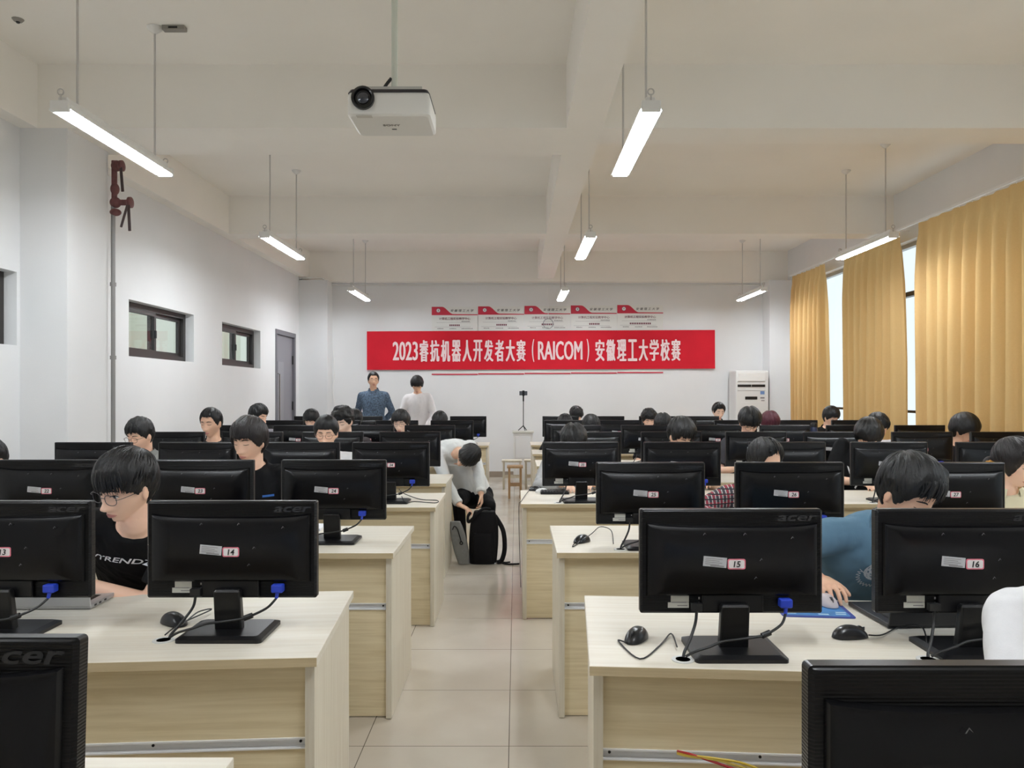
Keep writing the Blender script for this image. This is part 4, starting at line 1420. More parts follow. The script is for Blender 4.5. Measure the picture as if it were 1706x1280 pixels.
def remesh(mb, voxel, smooth_iter=4, keep=None, wrinkle=0.0, wfreq=22.0, seed=1, fix_smooth=0.5):
    """one continuous skin over all the shapes collected in mb"""
    me = mb.mesh('rough')
    import bmesh
    bm = bmesh.new()
    bm.from_mesh(me)
    bmesh.ops.recalc_face_normals(bm, faces=bm.faces)
    bm.to_mesh(me)
    bm.free()
    o = bpy.data.objects.new('rough', me)
    TMP_SCENE.collection.objects.link(o)
    md = o.modifiers.new('skin', 'REMESH')
    md.mode = 'VOXEL'
    md.voxel_size = voxel
    md.adaptivity = 0.0
    TMP_SCENE.view_layers[0].update()
    dg = TMP_SCENE.view_layers[0].depsgraph
    out = bpy.data.meshes.new_from_object(o.evaluated_get(dg), depsgraph=dg)
    bpy.data.objects.remove(o)
    bpy.data.meshes.remove(me)
    n = len(out.vertices)
    v = np.zeros(n * 3)
    out.vertices.foreach_get('co', v)
    v = v.reshape(-1, 3)
    e = np.zeros(len(out.edges) * 2, dtype=np.int64)
    out.edges.foreach_get('vertices', e)
    e = e.reshape(-1, 2)
    deg = np.bincount(e[:, 0], minlength=n) + np.bincount(e[:, 1], minlength=n)
    w = np.ones(n)
    if keep is not None:
        w = keep(v)
    for it in range(smooth_iter):
        s = np.zeros_like(v)
        for k in range(3):
            s[:, k] = np.bincount(e[:, 0], v[e[:, 1], k], n) + np.bincount(e[:, 1], v[e[:, 0], k], n)
        s /= np.maximum(deg, 1)[:, None]
        v = v + (s - v) * (fix_smooth * w)[:, None]
    if wrinkle:
        out.vertices.foreach_set('co', v.ravel())
        out.update()
        nn = np.zeros(n * 3)
        out.vertices.foreach_get('normal', nn)
        nn = nn.reshape(-1, 3)
        q = v * np.array([1.0, 1.0, 0.45])
        f = noise3(q, seed, wfreq) + 0.5 * noise3(q, seed + 5, wfreq * 2.1)
        f = np.sign(f) * np.abs(f) ** 0.8
        v = v + nn * (f * wrinkle)[:, None]
    out.vertices.foreach_set('co', v.ravel())
    out.update()
    out.shade_smooth()
    return out


def hair_mesh(style, seed):
    """a cap of hair over the skull: it runs outside the scalp where hair grows and dives under the skin at the hairline"""
    nu, nv = style.get('res', (120, 72))
    GA, GP = head_grid(nu, nv)
    # the grid pole is the whorl at the back of the crown, locks radiate from it
    wt = style.get('whorl', 0.62)
    ux_, uy_, uz_ = np.cos(GP) * np.sin(GA), -np.cos(GP) * np.cos(GA), np.sin(GP)
    uy2, uz2 = uy_ * math.cos(wt) + uz_ * math.sin(wt), -uy_ * math.sin(wt) + uz_ * math.cos(wt)
    A = np.arctan2(ux_, -uy2)
    P = np.arcsin(np.clip(uz2, -0.9995, 0.9995))
    x0, y0, z0 = skull(A, P)
    r = np.random.RandomState(seed)
    pts = np.stack([np.sin(GA) * 3, np.cos(GA) * 3, GP * 0.8], 2).reshape(-1, 3)
    streak = (noise3(pts, seed, 4.5) * 0.6 + noise3(pts, seed + 3, 11.0) * 0.5).reshape(A.shape)
    fine = noise3(np.stack([np.sin(GA) * 9, np.cos(GA) * 9, GP], 2).reshape(-1, 3), seed + 9, 6.0).reshape(A.shape)
    part = style.get('part', 0.0)
    aa = np.abs(A)
    fringe = style.get('fringe', 0.05) + style.get('sweep', 0.0) * np.sin(A * 1.6 - 0.2)
    side, back = style.get('side', -0.005), style.get('back', -0.07)
    zline = np.where(aa < 0.75, fringe, 0)
    t1 = sstep(0.6, 1.15, aa)
    zline = fringe * (1 - t1) + (side - 0.02 * gauss(aa - 1.32, 0.12)) * t1
    t2 = sstep(1.5, 2.1, aa)
    zline = zline * (1 - t2) + back * t2
    zline = zline + style.get('jag', 0.010) * streak + 0.003 * fine
    ear = style.get('ear_clear', 1.0)
    zline = zline + 0.018 * ear * gauss(aa - 1.72, 0.16)
    T = style.get('thick', 0.020)
    top = sstep(-0.03, 0.09, z0)
    t = T * (0.55 + 0.75 * top) + style.get('volume_side', 0.0) * (1 - top)
    t = t + style.get('fringe_out', 0.004) * gauss(A, 0.7) * gauss(z0 - style.get('fringe', 0.05), 0.03)
    if part:
        t = t - 0.012 * gauss(np.sin(A) * np.cos(P) - style.get('part_x', 0.0), 0.06) * top
    amp = style.get('amp', 0.0035)
    t = t + (amp * streak * (0.6 + 0.6 * top) + amp * 0.4 * fine) * (0.25 + 0.75 * np.cos(GP) ** 0.5)
    if style.get('curl'):
        q = np.stack([x0, y0, z0], 2).reshape(-1, 3)
        t = t + style['curl'] * (noise3(q, seed + 20, 75.0) + 0.6 * noise3(q, seed + 21, 140.0)).reshape(A.shape)
    t = t * (style.get('edge', 0.45) + (1 - style.get('edge', 0.45)) * sstep(0.0, 0.055, z0 - zline))
    m = sstep(-0.004, 0.004, z0 - zline)
    off = -0.016 + (t + 0.016) * m
    x, y, z = skull(A, P, 0.0)
    n = np.stack([x / 0.0745 ** 2, y / 0.095 ** 2, z / 0.117 ** 2], 2)
    n /= np.linalg.norm(n, axis=2, keepdims=True)
    v = np.stack([x, y, z], 2) + n * off[:, :, None]
    v = v.reshape(-1, 3)
    f = grid_faces(nu, nv)
    return v, f


def two_bone(s, w, l1, l2, pole):
    s, w, pole = Vector(s), Vector(w), Vector(pole)
    d = w - s
    L = min(d.length, (l1 + l2) * 0.995)
    u = d.normalized()
    a = (l1 * l1 - l2 * l2 + L * L) / (2 * L)
    h = math.sqrt(max(l1 * l1 - a * a, 0))
    p = pole - u * pole.dot(u)
    p = p.normalized() if p.length > 1e-6 else u.orthogonal().normalized()
    return s + u * a + p * h, s + u * L


def hand(mb, wrist, fdir, palm_n, side, curl=0.35, spread=0.06, sc=1.0, thumb_in=0.5):
    """palm, four fingers of different lengths and a thumb; side=+1 when the thumb lies towards +lateral"""
    f = Vector(fdir).normalized()
    n = Vector(palm_n)
    n = (n - f * n.dot(f)).normalized()          # points out of the palm
    l = f.cross(n).normalized() * side            # towards the thumb
    w = Vector(wrist)
    rings = []
    for t, hw, hh in ((-0.01, 0.024, 0.017), (0.02, 0.032, 0.017), (0.05, 0.040, 0.0155), (0.08, 0.041, 0.013), (0.092, 0.036, 0.009)):
        c = w + f * (t * sc)
        rings.append([c + l * (math.cos(a) * hw * sc) + n * (math.sin(a) * hh * sc) for a in [2 * math.pi * k / 12 for k in range(12)]])
    mb.rings(rings)
    for k, (off, L, r) in enumerate(((0.030, 0.072, 0.0088), (0.0100, 0.080, 0.0090), (-0.0105, 0.075, 0.0088), (-0.0295, 0.060, 0.0078))):
        p = w + f * (0.083 - 0.004 * abs(k - 1)) * sc + l * off * sc
        dr = (f + l * (spread * (1.4 - k))).normalized()
        ax = l
        ang = 0.0
        for seg, (frac, rr) in enumerate(((0.45, 1.0), (0.32, 0.95), (0.25, 0.85))):
            ang += curl * (0.7, 1.2, 0.8)[seg] * (1 + 0.12 * k)
            dd = (dr * math.cos(ang) + n * math.sin(ang)).normalized()
            q = p + dd * (L * frac * sc)
            mb.capsule(p, q, r * rr * sc, r * rr * 0.93 * sc, 10)
            p = q
    p = w + f * 0.022 * sc + l * 0.026 * sc
    d1 = (f * 0.72 + l * 0.62 + n * thumb_in * 0.6).normalized()
    q = p + d1 * 0.042 * sc
    mb.capsule(p, q, 0.0125 * sc, 0.0105 * sc, 10)
    d2 = (f * 0.92 + l * 0.25 + n * thumb_in * 0.6).normalized()
    q2 = q + d2 * 0.030 * sc
    mb.capsule(q, q2, 0.0103 * sc, 0.0095 * sc, 10)
    mb.capsule(q2, q2 + (d2 + n * 0.25).normalized() * 0.022 * sc, 0.0095 * sc, 0.008 * sc, 10)


TORSO = ((0.0, .150, .105), (0.12, .165, .115), (0.32, .145, .105), (0.52, .158, .115), (0.72, .178, .118), (0.85, .168, .100), (0.94, .112, .078), (1.0, .064, .060))


def torso_rings(pel, mid, neck, ux, grow, n=28, t0=0.0, loose=0.0, top=None, squash=1.0):
    rings = []
    ts = [q[0] for q in TORSO]
    for s in range(15):
        t = t0 + (1 - t0) * s / 14.0
        if top is not None and t > top:
            break
        rx = np.interp(t, ts, [q[1] for q in TORSO]) + grow + loose * (1 - t) * 0.6
        ry = np.interp(t, ts, [q[2] for q in TORSO]) * squash + grow + loose * (1 - t) * 0.5
        c = pel * (1 - t) ** 2 + mid * 2 * t * (1 - t) + neck * t * t
        dv = ((mid - pel) * (1 - t) + (neck - mid) * t).normalized()
        x = (ux - dv * ux.dot(dv)).normalized()
        y = dv.cross(x)
        rings.append([c + x * (math.cos(a) * rx) + y * (math.sin(a) * ry) for a in [2 * math.pi * k / n for k in range(n)]])
    return rings


SKIN = [('skin_light', (242, 204, 180)), ('skin_warm', (238, 194, 166)), ('skin_tan', (226, 180, 150))]


def person(label, head, yaw=0, pitch=0, roll=0, pelvis=None, bend=None, lean=0.0, tilt=0.0, body_yaw=0.0, scale=1.0,
           hair=None, hair_rgb=(22, 20, 20), skin=1, shirt=(20, 20, 22), shirt_mat=None, sleeve='short', collar='round',
           wrists=None, poles=None, hands=None, legs='seated', feet=None, knees=None, trousers=(28, 30, 36), glasses=None,
           mouth=True, seed=1, group=None, voxel=None, lids=True, loose=0.012, shoulder=0.172, extra=None, aim=None, neck_at=None, face=True):
    """head = world centre of the head. Faces -Y (towards the camera) at yaw 0."""
    hc = Vector(head)
    d = max(1.0, hc.y)
    vox = voxel or max(0.0042, 0.00115 * d)
    R = Matrix.Rotation(math.radians(yaw), 4, 'Z') @ Matrix.Rotation(math.radians(pitch), 4, 'X') @ Matrix.Rotation(math.radians(roll), 4, 'Y')
    if aim is not None:
        fz, up = Vector(aim[0]).normalized(), Vector(aim[1])
        up = (up - fz * up.dot(fz)).normalized()
        rt = (-fz).cross(up).normalized()
        R = Matrix((rt, -fz, up)).transposed().to_4x4()
    MH = Matrix.Translation(hc) @ R @ Matrix.Scale(scale, 4)
    by = Matrix.Rotation(math.radians(body_yaw), 4, 'Z')
    ux = (by @ Vector((1, 0, 0))).normalized()
    fwd = (by @ Vector((0, -1, 0))).normalized()
    # base of the neck, a compromise between head and trunk directions
    dn = (R @ Vector((0, 0.030, -0.142))) * 0.6 + Vector((0, 0.02, -0.150)) * 0.4
    neck = Vector(neck_at) if neck_at is not None else hc + dn * scale
    if pelvis is None:
        pelvis = (hc.x + tilt, hc.y + 0.10 + lean, 0.56)
    pel = Vector(pelvis)
    if bend is None:
        mid = (pel + neck) / 2 - fwd * 0.07
    else:
        mid = Vector(bend)
    upd = (neck - mid).normalized()
    ux2 = (ux - upd * ux.dot(upd)).normalized()
    ground = 0.0
    root = thing('person', label, 'person', (pel.x, pel.y, ground), 0.0, group)
    Rt = Matrix.Translation(-Vector((pel.x, pel.y, ground)))
    # ---------- skeleton
    sh = {}
    for s in (-1, 1):
        sh[s] = neck - upd * 0.078 + ux2 * (s * shoulder)
    if wrists is None:
        wrists = {-1: (hc.x - 0.16, hc.y - 0.22, 0.80), 1: (hc.x + 0.16, hc.y - 0.22, 0.80)}
    arms = {}
    for s in (-1, 1):
        if wrists.get(s) is None:
            continue
        pole = (poles or {}).get(s, Vector((s * 0.6, 0.35, -0.7)))
        el, wr = two_bone(sh[s], wrists[s], 0.285 * scale, 0.25 * scale, pole)
        arms[s] = (sh[s], el, wr)
    # ---------- body: one continuous surface
    mb = MB()
    hv, hf, _ = head_mesh_data()
    mb.add([MH @ Vector(p) for p in hv], hf)
    for s in (-1, 1):
        Me = Matrix.Rotation(s * 0.35, 3, 'Z') @ Matrix.Rotation(-0.15, 3, 'X')
        e = MB().ell((s * 0.0755, 0.010, -0.006), (0.008, 0.019, 0.032), 12, 8, Me)
        e.ell((s * 0.073, 0.006, -0.030), (0.007, 0.009, 0.012), 10, 6)
        mb.add([MH @ Vector(p) for p in e.v], e.f)
    nt_ = MH @ Vector((0, 0.034, -0.045))
    mb.capsule(nt_, neck, 0.046 * scale, 0.053 * scale, 18)
    mb.capsule(neck, neck - upd * 0.05, 0.058 * scale, 0.064 * scale, 18)
    mb.rings(torso_rings(pel, mid, neck, ux, 0.0))
    for s, (a, b, c) in arms.items():
        mb.capsule(neck - upd * 0.050, a, 0.050, 0.050)
        mb.capsule(a, b, 0.049, 0.039)
        mb.capsule(b, c, 0.040, 0.026)
        h = dict((hands or {}).get(s, {}))
        fd = h.pop('dir', None)
        fd = Vector(fd) if fd is not None else (c - b).normalized() + Vector((0, -0.3, -0.2))
        pn = h.pop('palm', (0, 0, -1))
        # lateral axis that carries the thumb: towards the body's middle for palms that face down
        lat = fd.normalized().cross(Vector(pn)).normalized()
        inward = -ux * s
        h.setdefault('side', 1 if lat.dot(inward) > 0 else -1)
        hand(mb, c, fd, pn, **h)

    def keep(v):
        p = np.array(hc)
        dd = np.linalg.norm(v - p, axis=1)
        return 0.12 + 0.88 * sstep(0.105, 0.15, dd)

    me = remesh(mb, vox, 5, keep)
    me.transform(Rt)
    sn, sc_ = SKIN[skin]
    body = mesh_obj('body', me, mat(sn, sc_, rough=0.5, spec=0.4, noise=0.03, nscale=14, subsurf=0.08), root)
    # ---------- face details
    MB_ = Rt @ MH
    if face:
        white = mat('eye_white', (225, 220, 214), rough=0.25)
        dark = mat('eye_dark', (30, 22, 18), rough=0.2)
        browm = mat('brow_dark', (38, 32, 30), rough=0.7)
        lipm = mat('lip_skin', (196, 128, 116), rough=0.45)
        for s in (-1, 1):
            p = on_face(s * 0.032, 0.002)
            nrm = Vector((s * 0.28, -1, 0)).normalized()
            Mr = Matrix.Rotation(-s * 0.28 if False else s * 0.28, 3, 'Z')
            if not lids:
                e = MB().ell(p + nrm * -0.0030, (0.0130, 0.006, 0.0058), 14, 8, Mr)
                e.v = [MB_ @ Vector(q) for q in e.v]
                eo = e.build('eye', white, root, smooth=True)
                ir = MB().ell(p + nrm * 0.0016 + Vector((0, 0, -0.0008)), (0.0053, 0.0022, 0.0052), 12, 6, Mr)
                ir.v = [MB_ @ Vector(q) for q in ir.v]
                ir.build('iris', dark, eo, smooth=True)
            ld = MB()
            pts = []
            for k in range(7):
                u = -1 + 2 * k / 6
                xx = s * 0.032 + u * 0.0145
                zz = (0.002 + 0.0055 * (1 - u * u) - 0.001) if not lids else (-0.0015 - 0.0028 * (1 - u * u))
                pts.append(on_face(xx, zz, 0.0006 if lids else 0.0022))
            ld.tube(pts, [0.0006, 0.0013, 0.0016, 0.0017, 0.0016, 0.0013, 0.0006], 6)
            ld.v = [MB_ @ Vector(q) for q in ld.v]
            ld.build('eyelashes', dark, root, smooth=True)
            bw = MB()
            pts = [on_face(s * (0.014 + 0.034 * k / 5), 0.0205 + 0.0045 * math.sin(math.pi * (k / 5) ** 0.8), 0.0004) for k in range(6)]
            bw.tube(pts, [0.0022, 0.003, 0.0032, 0.003, 0.0025, 0.001], 6)
            bw.v = [MB_ @ Vector(q) for q in bw.v]
            bw.build('eyebrow', browm, root, smooth=True)
        if mouth:
            lp = MB()
            for zc, hh in ((-0.0675, 0.0034), (-0.0755, 0.0044)):
                rings = []
                for k in range(11):
                    u = -1 + 2 * k / 10
                    w_ = max(0.05, (1 - u * u) ** 0.6)
                    base = on_face(u * 0.023, zc + (0.0 if zc > -0.07 else 0.0) * w_ - (zc + 0.0715) * (1 - w_), 0)
                    rings.append([base + Vector((0, -math.cos(a) * 0.0022 * w_ - 0.0002, math.sin(a) * hh * w_)) for a in [2 * math.pi * q / 8 for q in range(8)]])
                lp.rings(rings)
            lp.v = [MB_ @ Vector(q) for q in lp.v]
            lp.build('lips', lipm, root, smooth=True)
    # ---------- hair
    if hair is not None:
        v, f = hair_mesh(hair, seed)
        hm = MB()
        hm.add([MB_ @ Vector(p) for p in v], f)
        for blob in hair.get('blobs', ()):
            e = MB().ell(blob[0], blob[1], 20, 12)
            hm.add([MB_ @ Vector(p) for p in e.v], e.f)
        rnd = random.Random(seed)
        wt = hair.get('whorl', 0.62)
        for k in range(hair.get('locks', 0)):
            # locks lying over the cap from the whorl outwards
            ga, g0, g1 = rnd.uniform(-math.pi, math.pi), rnd.uniform(0.75, 1.25), rnd.uniform(-0.25, 0.35)
            tw = rnd.uniform(-0.18, 0.18)
            pts, T_ = [], hair.get('thick', 0.02)
            for q in range(8):
                u = q / 7
                gp, g = g0 + (g1 - g0) * u, ga + tw * u
                ex, ey, ez = math.cos(gp) * math.sin(g), -math.cos(gp) * math.cos(g), math.sin(gp)
                ey, ez = ey * math.cos(wt) + ez * math.sin(wt), -ey * math.sin(wt) + ez * math.cos(wt)
                a_ = math.atan2(ex, -ey)
                low = hair.get('fringe', 0.05) if abs(a_) < 1.0 else (hair.get('side', 0) + 0.02 if abs(a_) < 2.0 else hair.get('back', -0.07))
                top_ = float(sstep(-0.03, 0.09, ez * 0.117))
                sx, sy, sz = skull(np.array(a_), np.array(math.asin(max(-0.999, min(0.999, ez)))), T_ * (0.50 + 0.62 * top_) + 0.001)
                if float(sz) < low + 0.012:
                    break
                pts.append(Vector((float(sx), float(sy), float(sz))))
            if len(pts) >= 4:
                n_ = len(pts)
                pp = smooth_path(pts, 2)
                lk = MB().tube(pp, [max(0.0009, 0.0052 * math.sin(math.pi * (0.12 + 0.83 * i / (len(pp) - 1)))) for i in range(len(pp))], 6)
                hm.add([MB_ @ Vector(p) for p in lk.v], lk.f)
        for k in range(hair.get('strands', 0)):
            # loose locks that lie over the fringe
            a = rnd.uniform(-0.9, 0.9)
            P0, zf = rnd.uniform(0.75, 1.05), hair.get('fringe', 0.05)
            pts = []
            for q in range(6):
                u = q / 5
                ph = P0 * (1 - u) + u * math.asin(max(-0.9, min(0.9, (zf - rnd.uniform(0.004, 0.016)) / 0.117)))
                xx, yy, zz = skull(np.array(a + hair.get('comb', 0.0) * u), np.array(ph), hair.get('thick', 0.02) * (1.02 - 0.55 * u * u) + 0.003)
                pts.append(Vector((float(xx), float(yy), float(zz))))
            hm2 = MB().tube(smooth_path(pts, 2), [max(0.0008, 0.005 * (1 - (i / 10.0) ** 2)) for i in range(11)], 6)
            hm.add([MB_ @ p for p in map(Vector, hm2.v)], hm2.f)
        hm.build('hair', hair_material(hair_rgb), root, smooth=True, angle=180)
        for name, c, r, rgb in hair.get('ties', ()):
            e = MB()
            for k in range(9):
                a = 2 * math.pi * k / 9
                e.ell(Vector(c) + Vector((0, math.cos(a), math.sin(a))) * r, (0.012, 0.012, 0.012), 8, 6)
            e.v = [MB_ @ Vector(q) for q in e.v]
            e.build(name, mat('hair_tie_amber', rgb, rough=0.6), root, smooth=True)
    # ---------- clothes
    if shirt is not None:
        sm = shirt_mat or mat('cloth_%d_%d_%d' % shirt, shirt, rough=0.85, spec=0.2, noise=0.025, nscale=30, bump=0.15, bscale=400)
        sb = MB()
        sb.rings(torso_rings(pel, mid, neck, ux, 0.013, loose=loose))
        for s, (a, b, c) in arms.items():
            sb.capsule(neck - upd * 0.058, a, 0.060, 0.064)
            if sleeve == 'short':
                m_ = a + (b - a) * 0.78
                sb.capsule(a, a + (b - a) * 0.1, 0.064, 0.064)
                sb.cyl(a, m_, 0.066, 0.066, 20)
            else:
                sb.capsule(a, b, 0.066, 0.054)
                e_ = b + (c - b) * 0.97
                sb.cyl(b, e_, 0.054, 0.040, 20)
                sb.capsule(b, b + (e_ - b) * 0.05, 0.055, 0.053)
                if sleeve == 'cuffed':
                    sb.cyl(b + (c - b) * 0.86, e_, 0.046, 0.044, 20)
        sm_mesh = remesh(sb, max(vox, 0.006), 6, None, wrinkle=0.0042, wfreq=38.0, seed=seed + 40)
        sm_mesh.transform(Rt)
        so = mesh_obj('shirt', sm_mesh, sm, root)
        ring = []
        yv = upd.cross(ux2)
        top = neck - upd * 0.006
        for k in range(24):
            a = 2 * math.pi * k / 24
            ring.append(Rt @ (top + ux2 * (math.cos(a) * 0.074) + yv * (math.sin(a) * 0.070) + upd * (0.018 * math.sin(a) * (1 if yv.dot(fwd) < 0 else -1))))
        if collar == 'round':
            MB().tube(ring, 0.0075, 8, closed=True).build('collar', sm, so, smooth=True)
        elif collar == 'shirt':
            cm = MB()
            rr = []
            for k in range(19):
                a = math.radians(24 + 312 * k / 18)
                rr.append(top + fwd * (math.cos(a) * 0.070) + ux2 * (math.sin(a) * 0.074) - upd * (0.020 * math.cos(a)))
            inner = [Rt @ (p + upd * 0.035) for p in rr]
            outer = [Rt @ (p + (p - top).normalized() * 0.022 - upd * 0.012) for p in rr]
            low = [Rt @ (p + (p - top).normalized() * 0.004 - upd * 0.012) for p in rr]
            n_ = len(rr)
            cm.add(inner + outer + low, [(i, i + 1, n_ + i + 1, n_ + i) for i in range(n_ - 1)] + [(n_ + i, n_ + i + 1, 2 * n_ + i + 1, 2 * n_ + i) for i in range(n_ - 1)]
                   + [(2 * n_ + i, 2 * n_ + i + 1, i + 1, i) for i in range(n_ - 1)])
            cm.build('collar', sm, so, smooth=True)
    # ---------- legs
    tm = mat('trousers_%d_%d_%d' % trousers, trousers, rough=0.85, spec=0.2, noise=0.08, nscale=20)
    shoe = mat('shoe_dark', (40, 40, 44), rough=0.5)
    tb, sb2 = MB(), MB()
    tb.capsule(pel - ux * 0.07, pel + ux * 0.07, 0.118, 0.118)
    tb.capsule(pel, pel + (mid - pel) * 0.25, 0.13, 0.135)
    for s in (-1, 1):
        hip = pel + ux * (s * 0.085)
        if knees and s in knees:
            kn, an = Vector(knees[s]), Vector(feet[s])
        elif legs == 'seated':
            kn = hip + fwd * 0.36 + ux * (s * 0.05) + Vector((0, 0, 0.49 - hip.z))
            an = Vector((kn.x, kn.y, 0.09)) - fwd * (-0.04)
        else:
            an = Vector((hip.x, hip.y, 0.09)) + ux * (s * 0.01)
            kn = (hip + an) / 2 + fwd * 0.02
        tb.capsule(hip, kn, 0.085, 0.062)
        tb.capsule(kn, an, 0.060, 0.048)
        toe = Vector((an.x, an.y, 0.035)) + fwd * 0.13
        sb2 = MB()
        sb2.capsule(Vector((an.x, an.y, 0.045)) - fwd * 0.03, toe, 0.042, 0.034)
        sb2.capsule(an, Vector((an.x, an.y, 0.04)), 0.045, 0.042)
        sb2.v = [Rt @ Vector((p[0], p[1], max(0.004, p[2]))) for p in sb2.v]
        sb2.build('shoe', shoe, root, smooth=True)
    if sleeve is not None:
        tme = remesh(tb, max(vox, 0.008), 4, None, wrinkle=0.003, wfreq=20, seed=seed + 60)
        tme.transform(Rt)
        mesh_obj('trousers', tme, tm, root)
    # ---------- glasses
    if glasses is not None:
        gm = mat('glasses_%d_%d_%d' % glasses, glasses, rough=0.3, metal=0.4)
        g = MB()
        for s in (-1, 1):
            ring = []
            for k in range(20):
                a = 2 * math.pi * k / 20
                cx, cz = s * 0.0335 + 0.0235 * math.copysign(abs(math.cos(a)) ** 0.75, math.cos(a)), -0.003 + 0.0185 * math.copysign(abs(math.sin(a)) ** 0.75, math.sin(a))
                ring.append(Vector((cx, -0.1015 + 1.6 * max(0, abs(cx) - 0.03) ** 1.5, cz)))
            g.tube(ring, 0.0013, 6, closed=True)
            g.tube(smooth_path([(s * 0.057, -0.098, 0.002), (s * 0.072, -0.085, 0.004), (s * 0.079, -0.02, 0.004), (s * 0.081, 0.012, 0.0)], 3), 0.0012, 6)
        g.tube(smooth_path([(-0.0105, -0.1015, 0.0), (0, -0.106, 0.003), (0.0105, -0.1015, 0.0)], 3), 0.0012, 6)
        g.v = [MB_ @ Vector(q) for q in g.v]
        g.build('glasses', gm, root, smooth=True)
    root['_neck'] = 0.0
    del root['_neck']
    return dict(root=root, Rt=Rt, MH=MH, neck=neck, upd=upd, ux=ux2, fwd=fwd, arms=arms, pel=pel, mid=mid, shirt=(so if shirt is not None else None))


def hair_material(rgb):
    name = 'hair_%d_%d_%d' % rgb
    if name in MATS:
        return MATS[name]
    m = mat(name, tuple(int(c * 0.7) for c in rgb), rough=0.42, spec=0.4)
    nt = m.node_tree
    b = nt.nodes['Principled BSDF']
    tc = nt.nodes.new('ShaderNodeTexCoord')
    mp = nt.nodes.new('ShaderNodeMapping')
    mp.inputs['Scale'].default_value = (1, 1, 0.12)
    n = nt.nodes.new('ShaderNodeTexNoise')
    n.inputs['Scale'].default_value = 260
    n.inputs['Detail'].default_value = 3
    bp = nt.nodes.new('ShaderNodeBump')
    bp.inputs['Strength'].default_value = 0.55
    bp.inputs['Distance'].default_value = 0.004
    nt.links.new(tc.outputs['Object'], mp.inputs['Vector'])
    nt.links.new(mp.outputs['Vector'], n.inputs['Vector'])
    nt.links.new(n.outputs['Fac'], bp.inputs['Height'])
    nt.links.new(bp.outputs['Normal'], b.inputs['Normal'])
    return m


def shirt_print(pr, s, size, up, material, side=0.0, offset=0.0, shear=0.0, xs=1.0, name='chest_print', roll=0.0):
    """lettering wrapped onto the chest of a shirt"""
    so, Rt = pr['shirt'], pr['Rt']
    me = text_mesh(s, size, 0.0, offset, shear, xs=xs)
    wrap_on(me, so, Rt, pr['neck'] - pr['upd'] * up + pr['ux'] * side, pr['ux'], pr['fwd'], pr['upd'], roll)
    return mesh_obj(name, me, material, so)


def wrap_on(me, so, Rt, centre, ux, fwd, upd, roll=0.0, out=0.003):
    sv = np.zeros(len(so.data.vertices) * 3)
    so.data.vertices.foreach_get('co', sv)
    sv = sv.reshape(-1, 3)
    bvh = BVHTree.FromPolygons([tuple(p) for p in sv], [tuple(p.vertices) for p in so.data.polygons])
    c = Rt @ Vector(centre)
    cr, sr = math.cos(roll), math.sin(roll)
    for v in me.vertices:
        a, b = v.co.x * cr - v.co.y * sr, v.co.x * sr + v.co.y * cr
        o = c + ux * a + upd * b + fwd * 0.5
        h = bvh.ray_cast(o, -fwd)
        v.co = (h[0] + fwd * out) if h[0] else (c + ux * a + upd * b + fwd * 0.12)


HAIR_SHORT = dict(fringe=0.062, side=0.0, back=-0.06, thick=0.013, amp=0.002, jag=0.004, ear_clear=1.2)
HAIR_MESSY = dict(fringe=0.042, side=0.0, back=-0.07, thick=0.021, amp=0.007, jag=0.014, strands=26)
HAIR_BOWL = dict(edge=0.7, fringe=0.030, side=-0.008, back=-0.075, thick=0.023, amp=0.005, jag=0.006, volume_side=0.006, ear_clear=0.5, strands=14)
HAIR_CURLY = dict(fringe=0.040, side=-0.004, back=-0.07, thick=0.026, amp=0.005, jag=0.012, curl=0.009)
HAIR_PART = dict(fringe=0.034, side=-0.008, back=-0.075, thick=0.024, amp=0.005, jag=0.010, part=1, strands=18)

# ---------------------------------------------------------------- the people in the room
def at(px, py, d):
    return (X(px, d), d, Zc(py, d))


def hairs(base, **kw):
    h = dict(base)
    h.update(kw)
    return h


STUDENTS = 'students seated behind the monitors'
LOW = dict(res=(84, 48), strands=10, locks=50)

# --- nearest pair, modelled with most care
hx, hd, hz = at(212, 812, 2.66)
A = person('man in glasses and black printed t-shirt leaning on the desk between monitors 13 and 14', (hx, hd, hz), yaw=-24, pitch=16, roll=7, scale=0.97,
           pelvis=(-1.50, 3.12, 0.55), bend=(-1.45, 3.04, 0.84), loose=0.035, hair=hairs(HAIR_MESSY, fringe=0.030, thick=0.026, side=0.010, jag=0.018, strands=60, locks=170, res=(180, 100), comb=0.12), hair_rgb=(24, 21, 22), skin=1,
           shirt=(17, 17, 18), glasses=(70, 70, 74), lids=False, seed=11, voxel=0.0035, group=STUDENTS,
           wrists={1: (-1.52, 2.67, 0.800), -1: (-1.70, 2.76, 0.80)}, poles={1: Vector((0.9, 0.3, -0.25)), -1: Vector((-0.9, 0.2, -0.5))},
           hands={1: dict(dir=(-1, -0.1, 0), palm=(0, 0, -1), curl=0.2), -1: dict(dir=(0.6, -0.8, 0), palm=(0, 0, -1), curl=0.3)})
shirt_print(A, 'NVTRENDZUM', 0.066, 0.315, mat('print_white', (232, 232, 232), rough=0.7), side=0.040, offset=0.0012, shear=0.1, xs=0.80, roll=0.03)

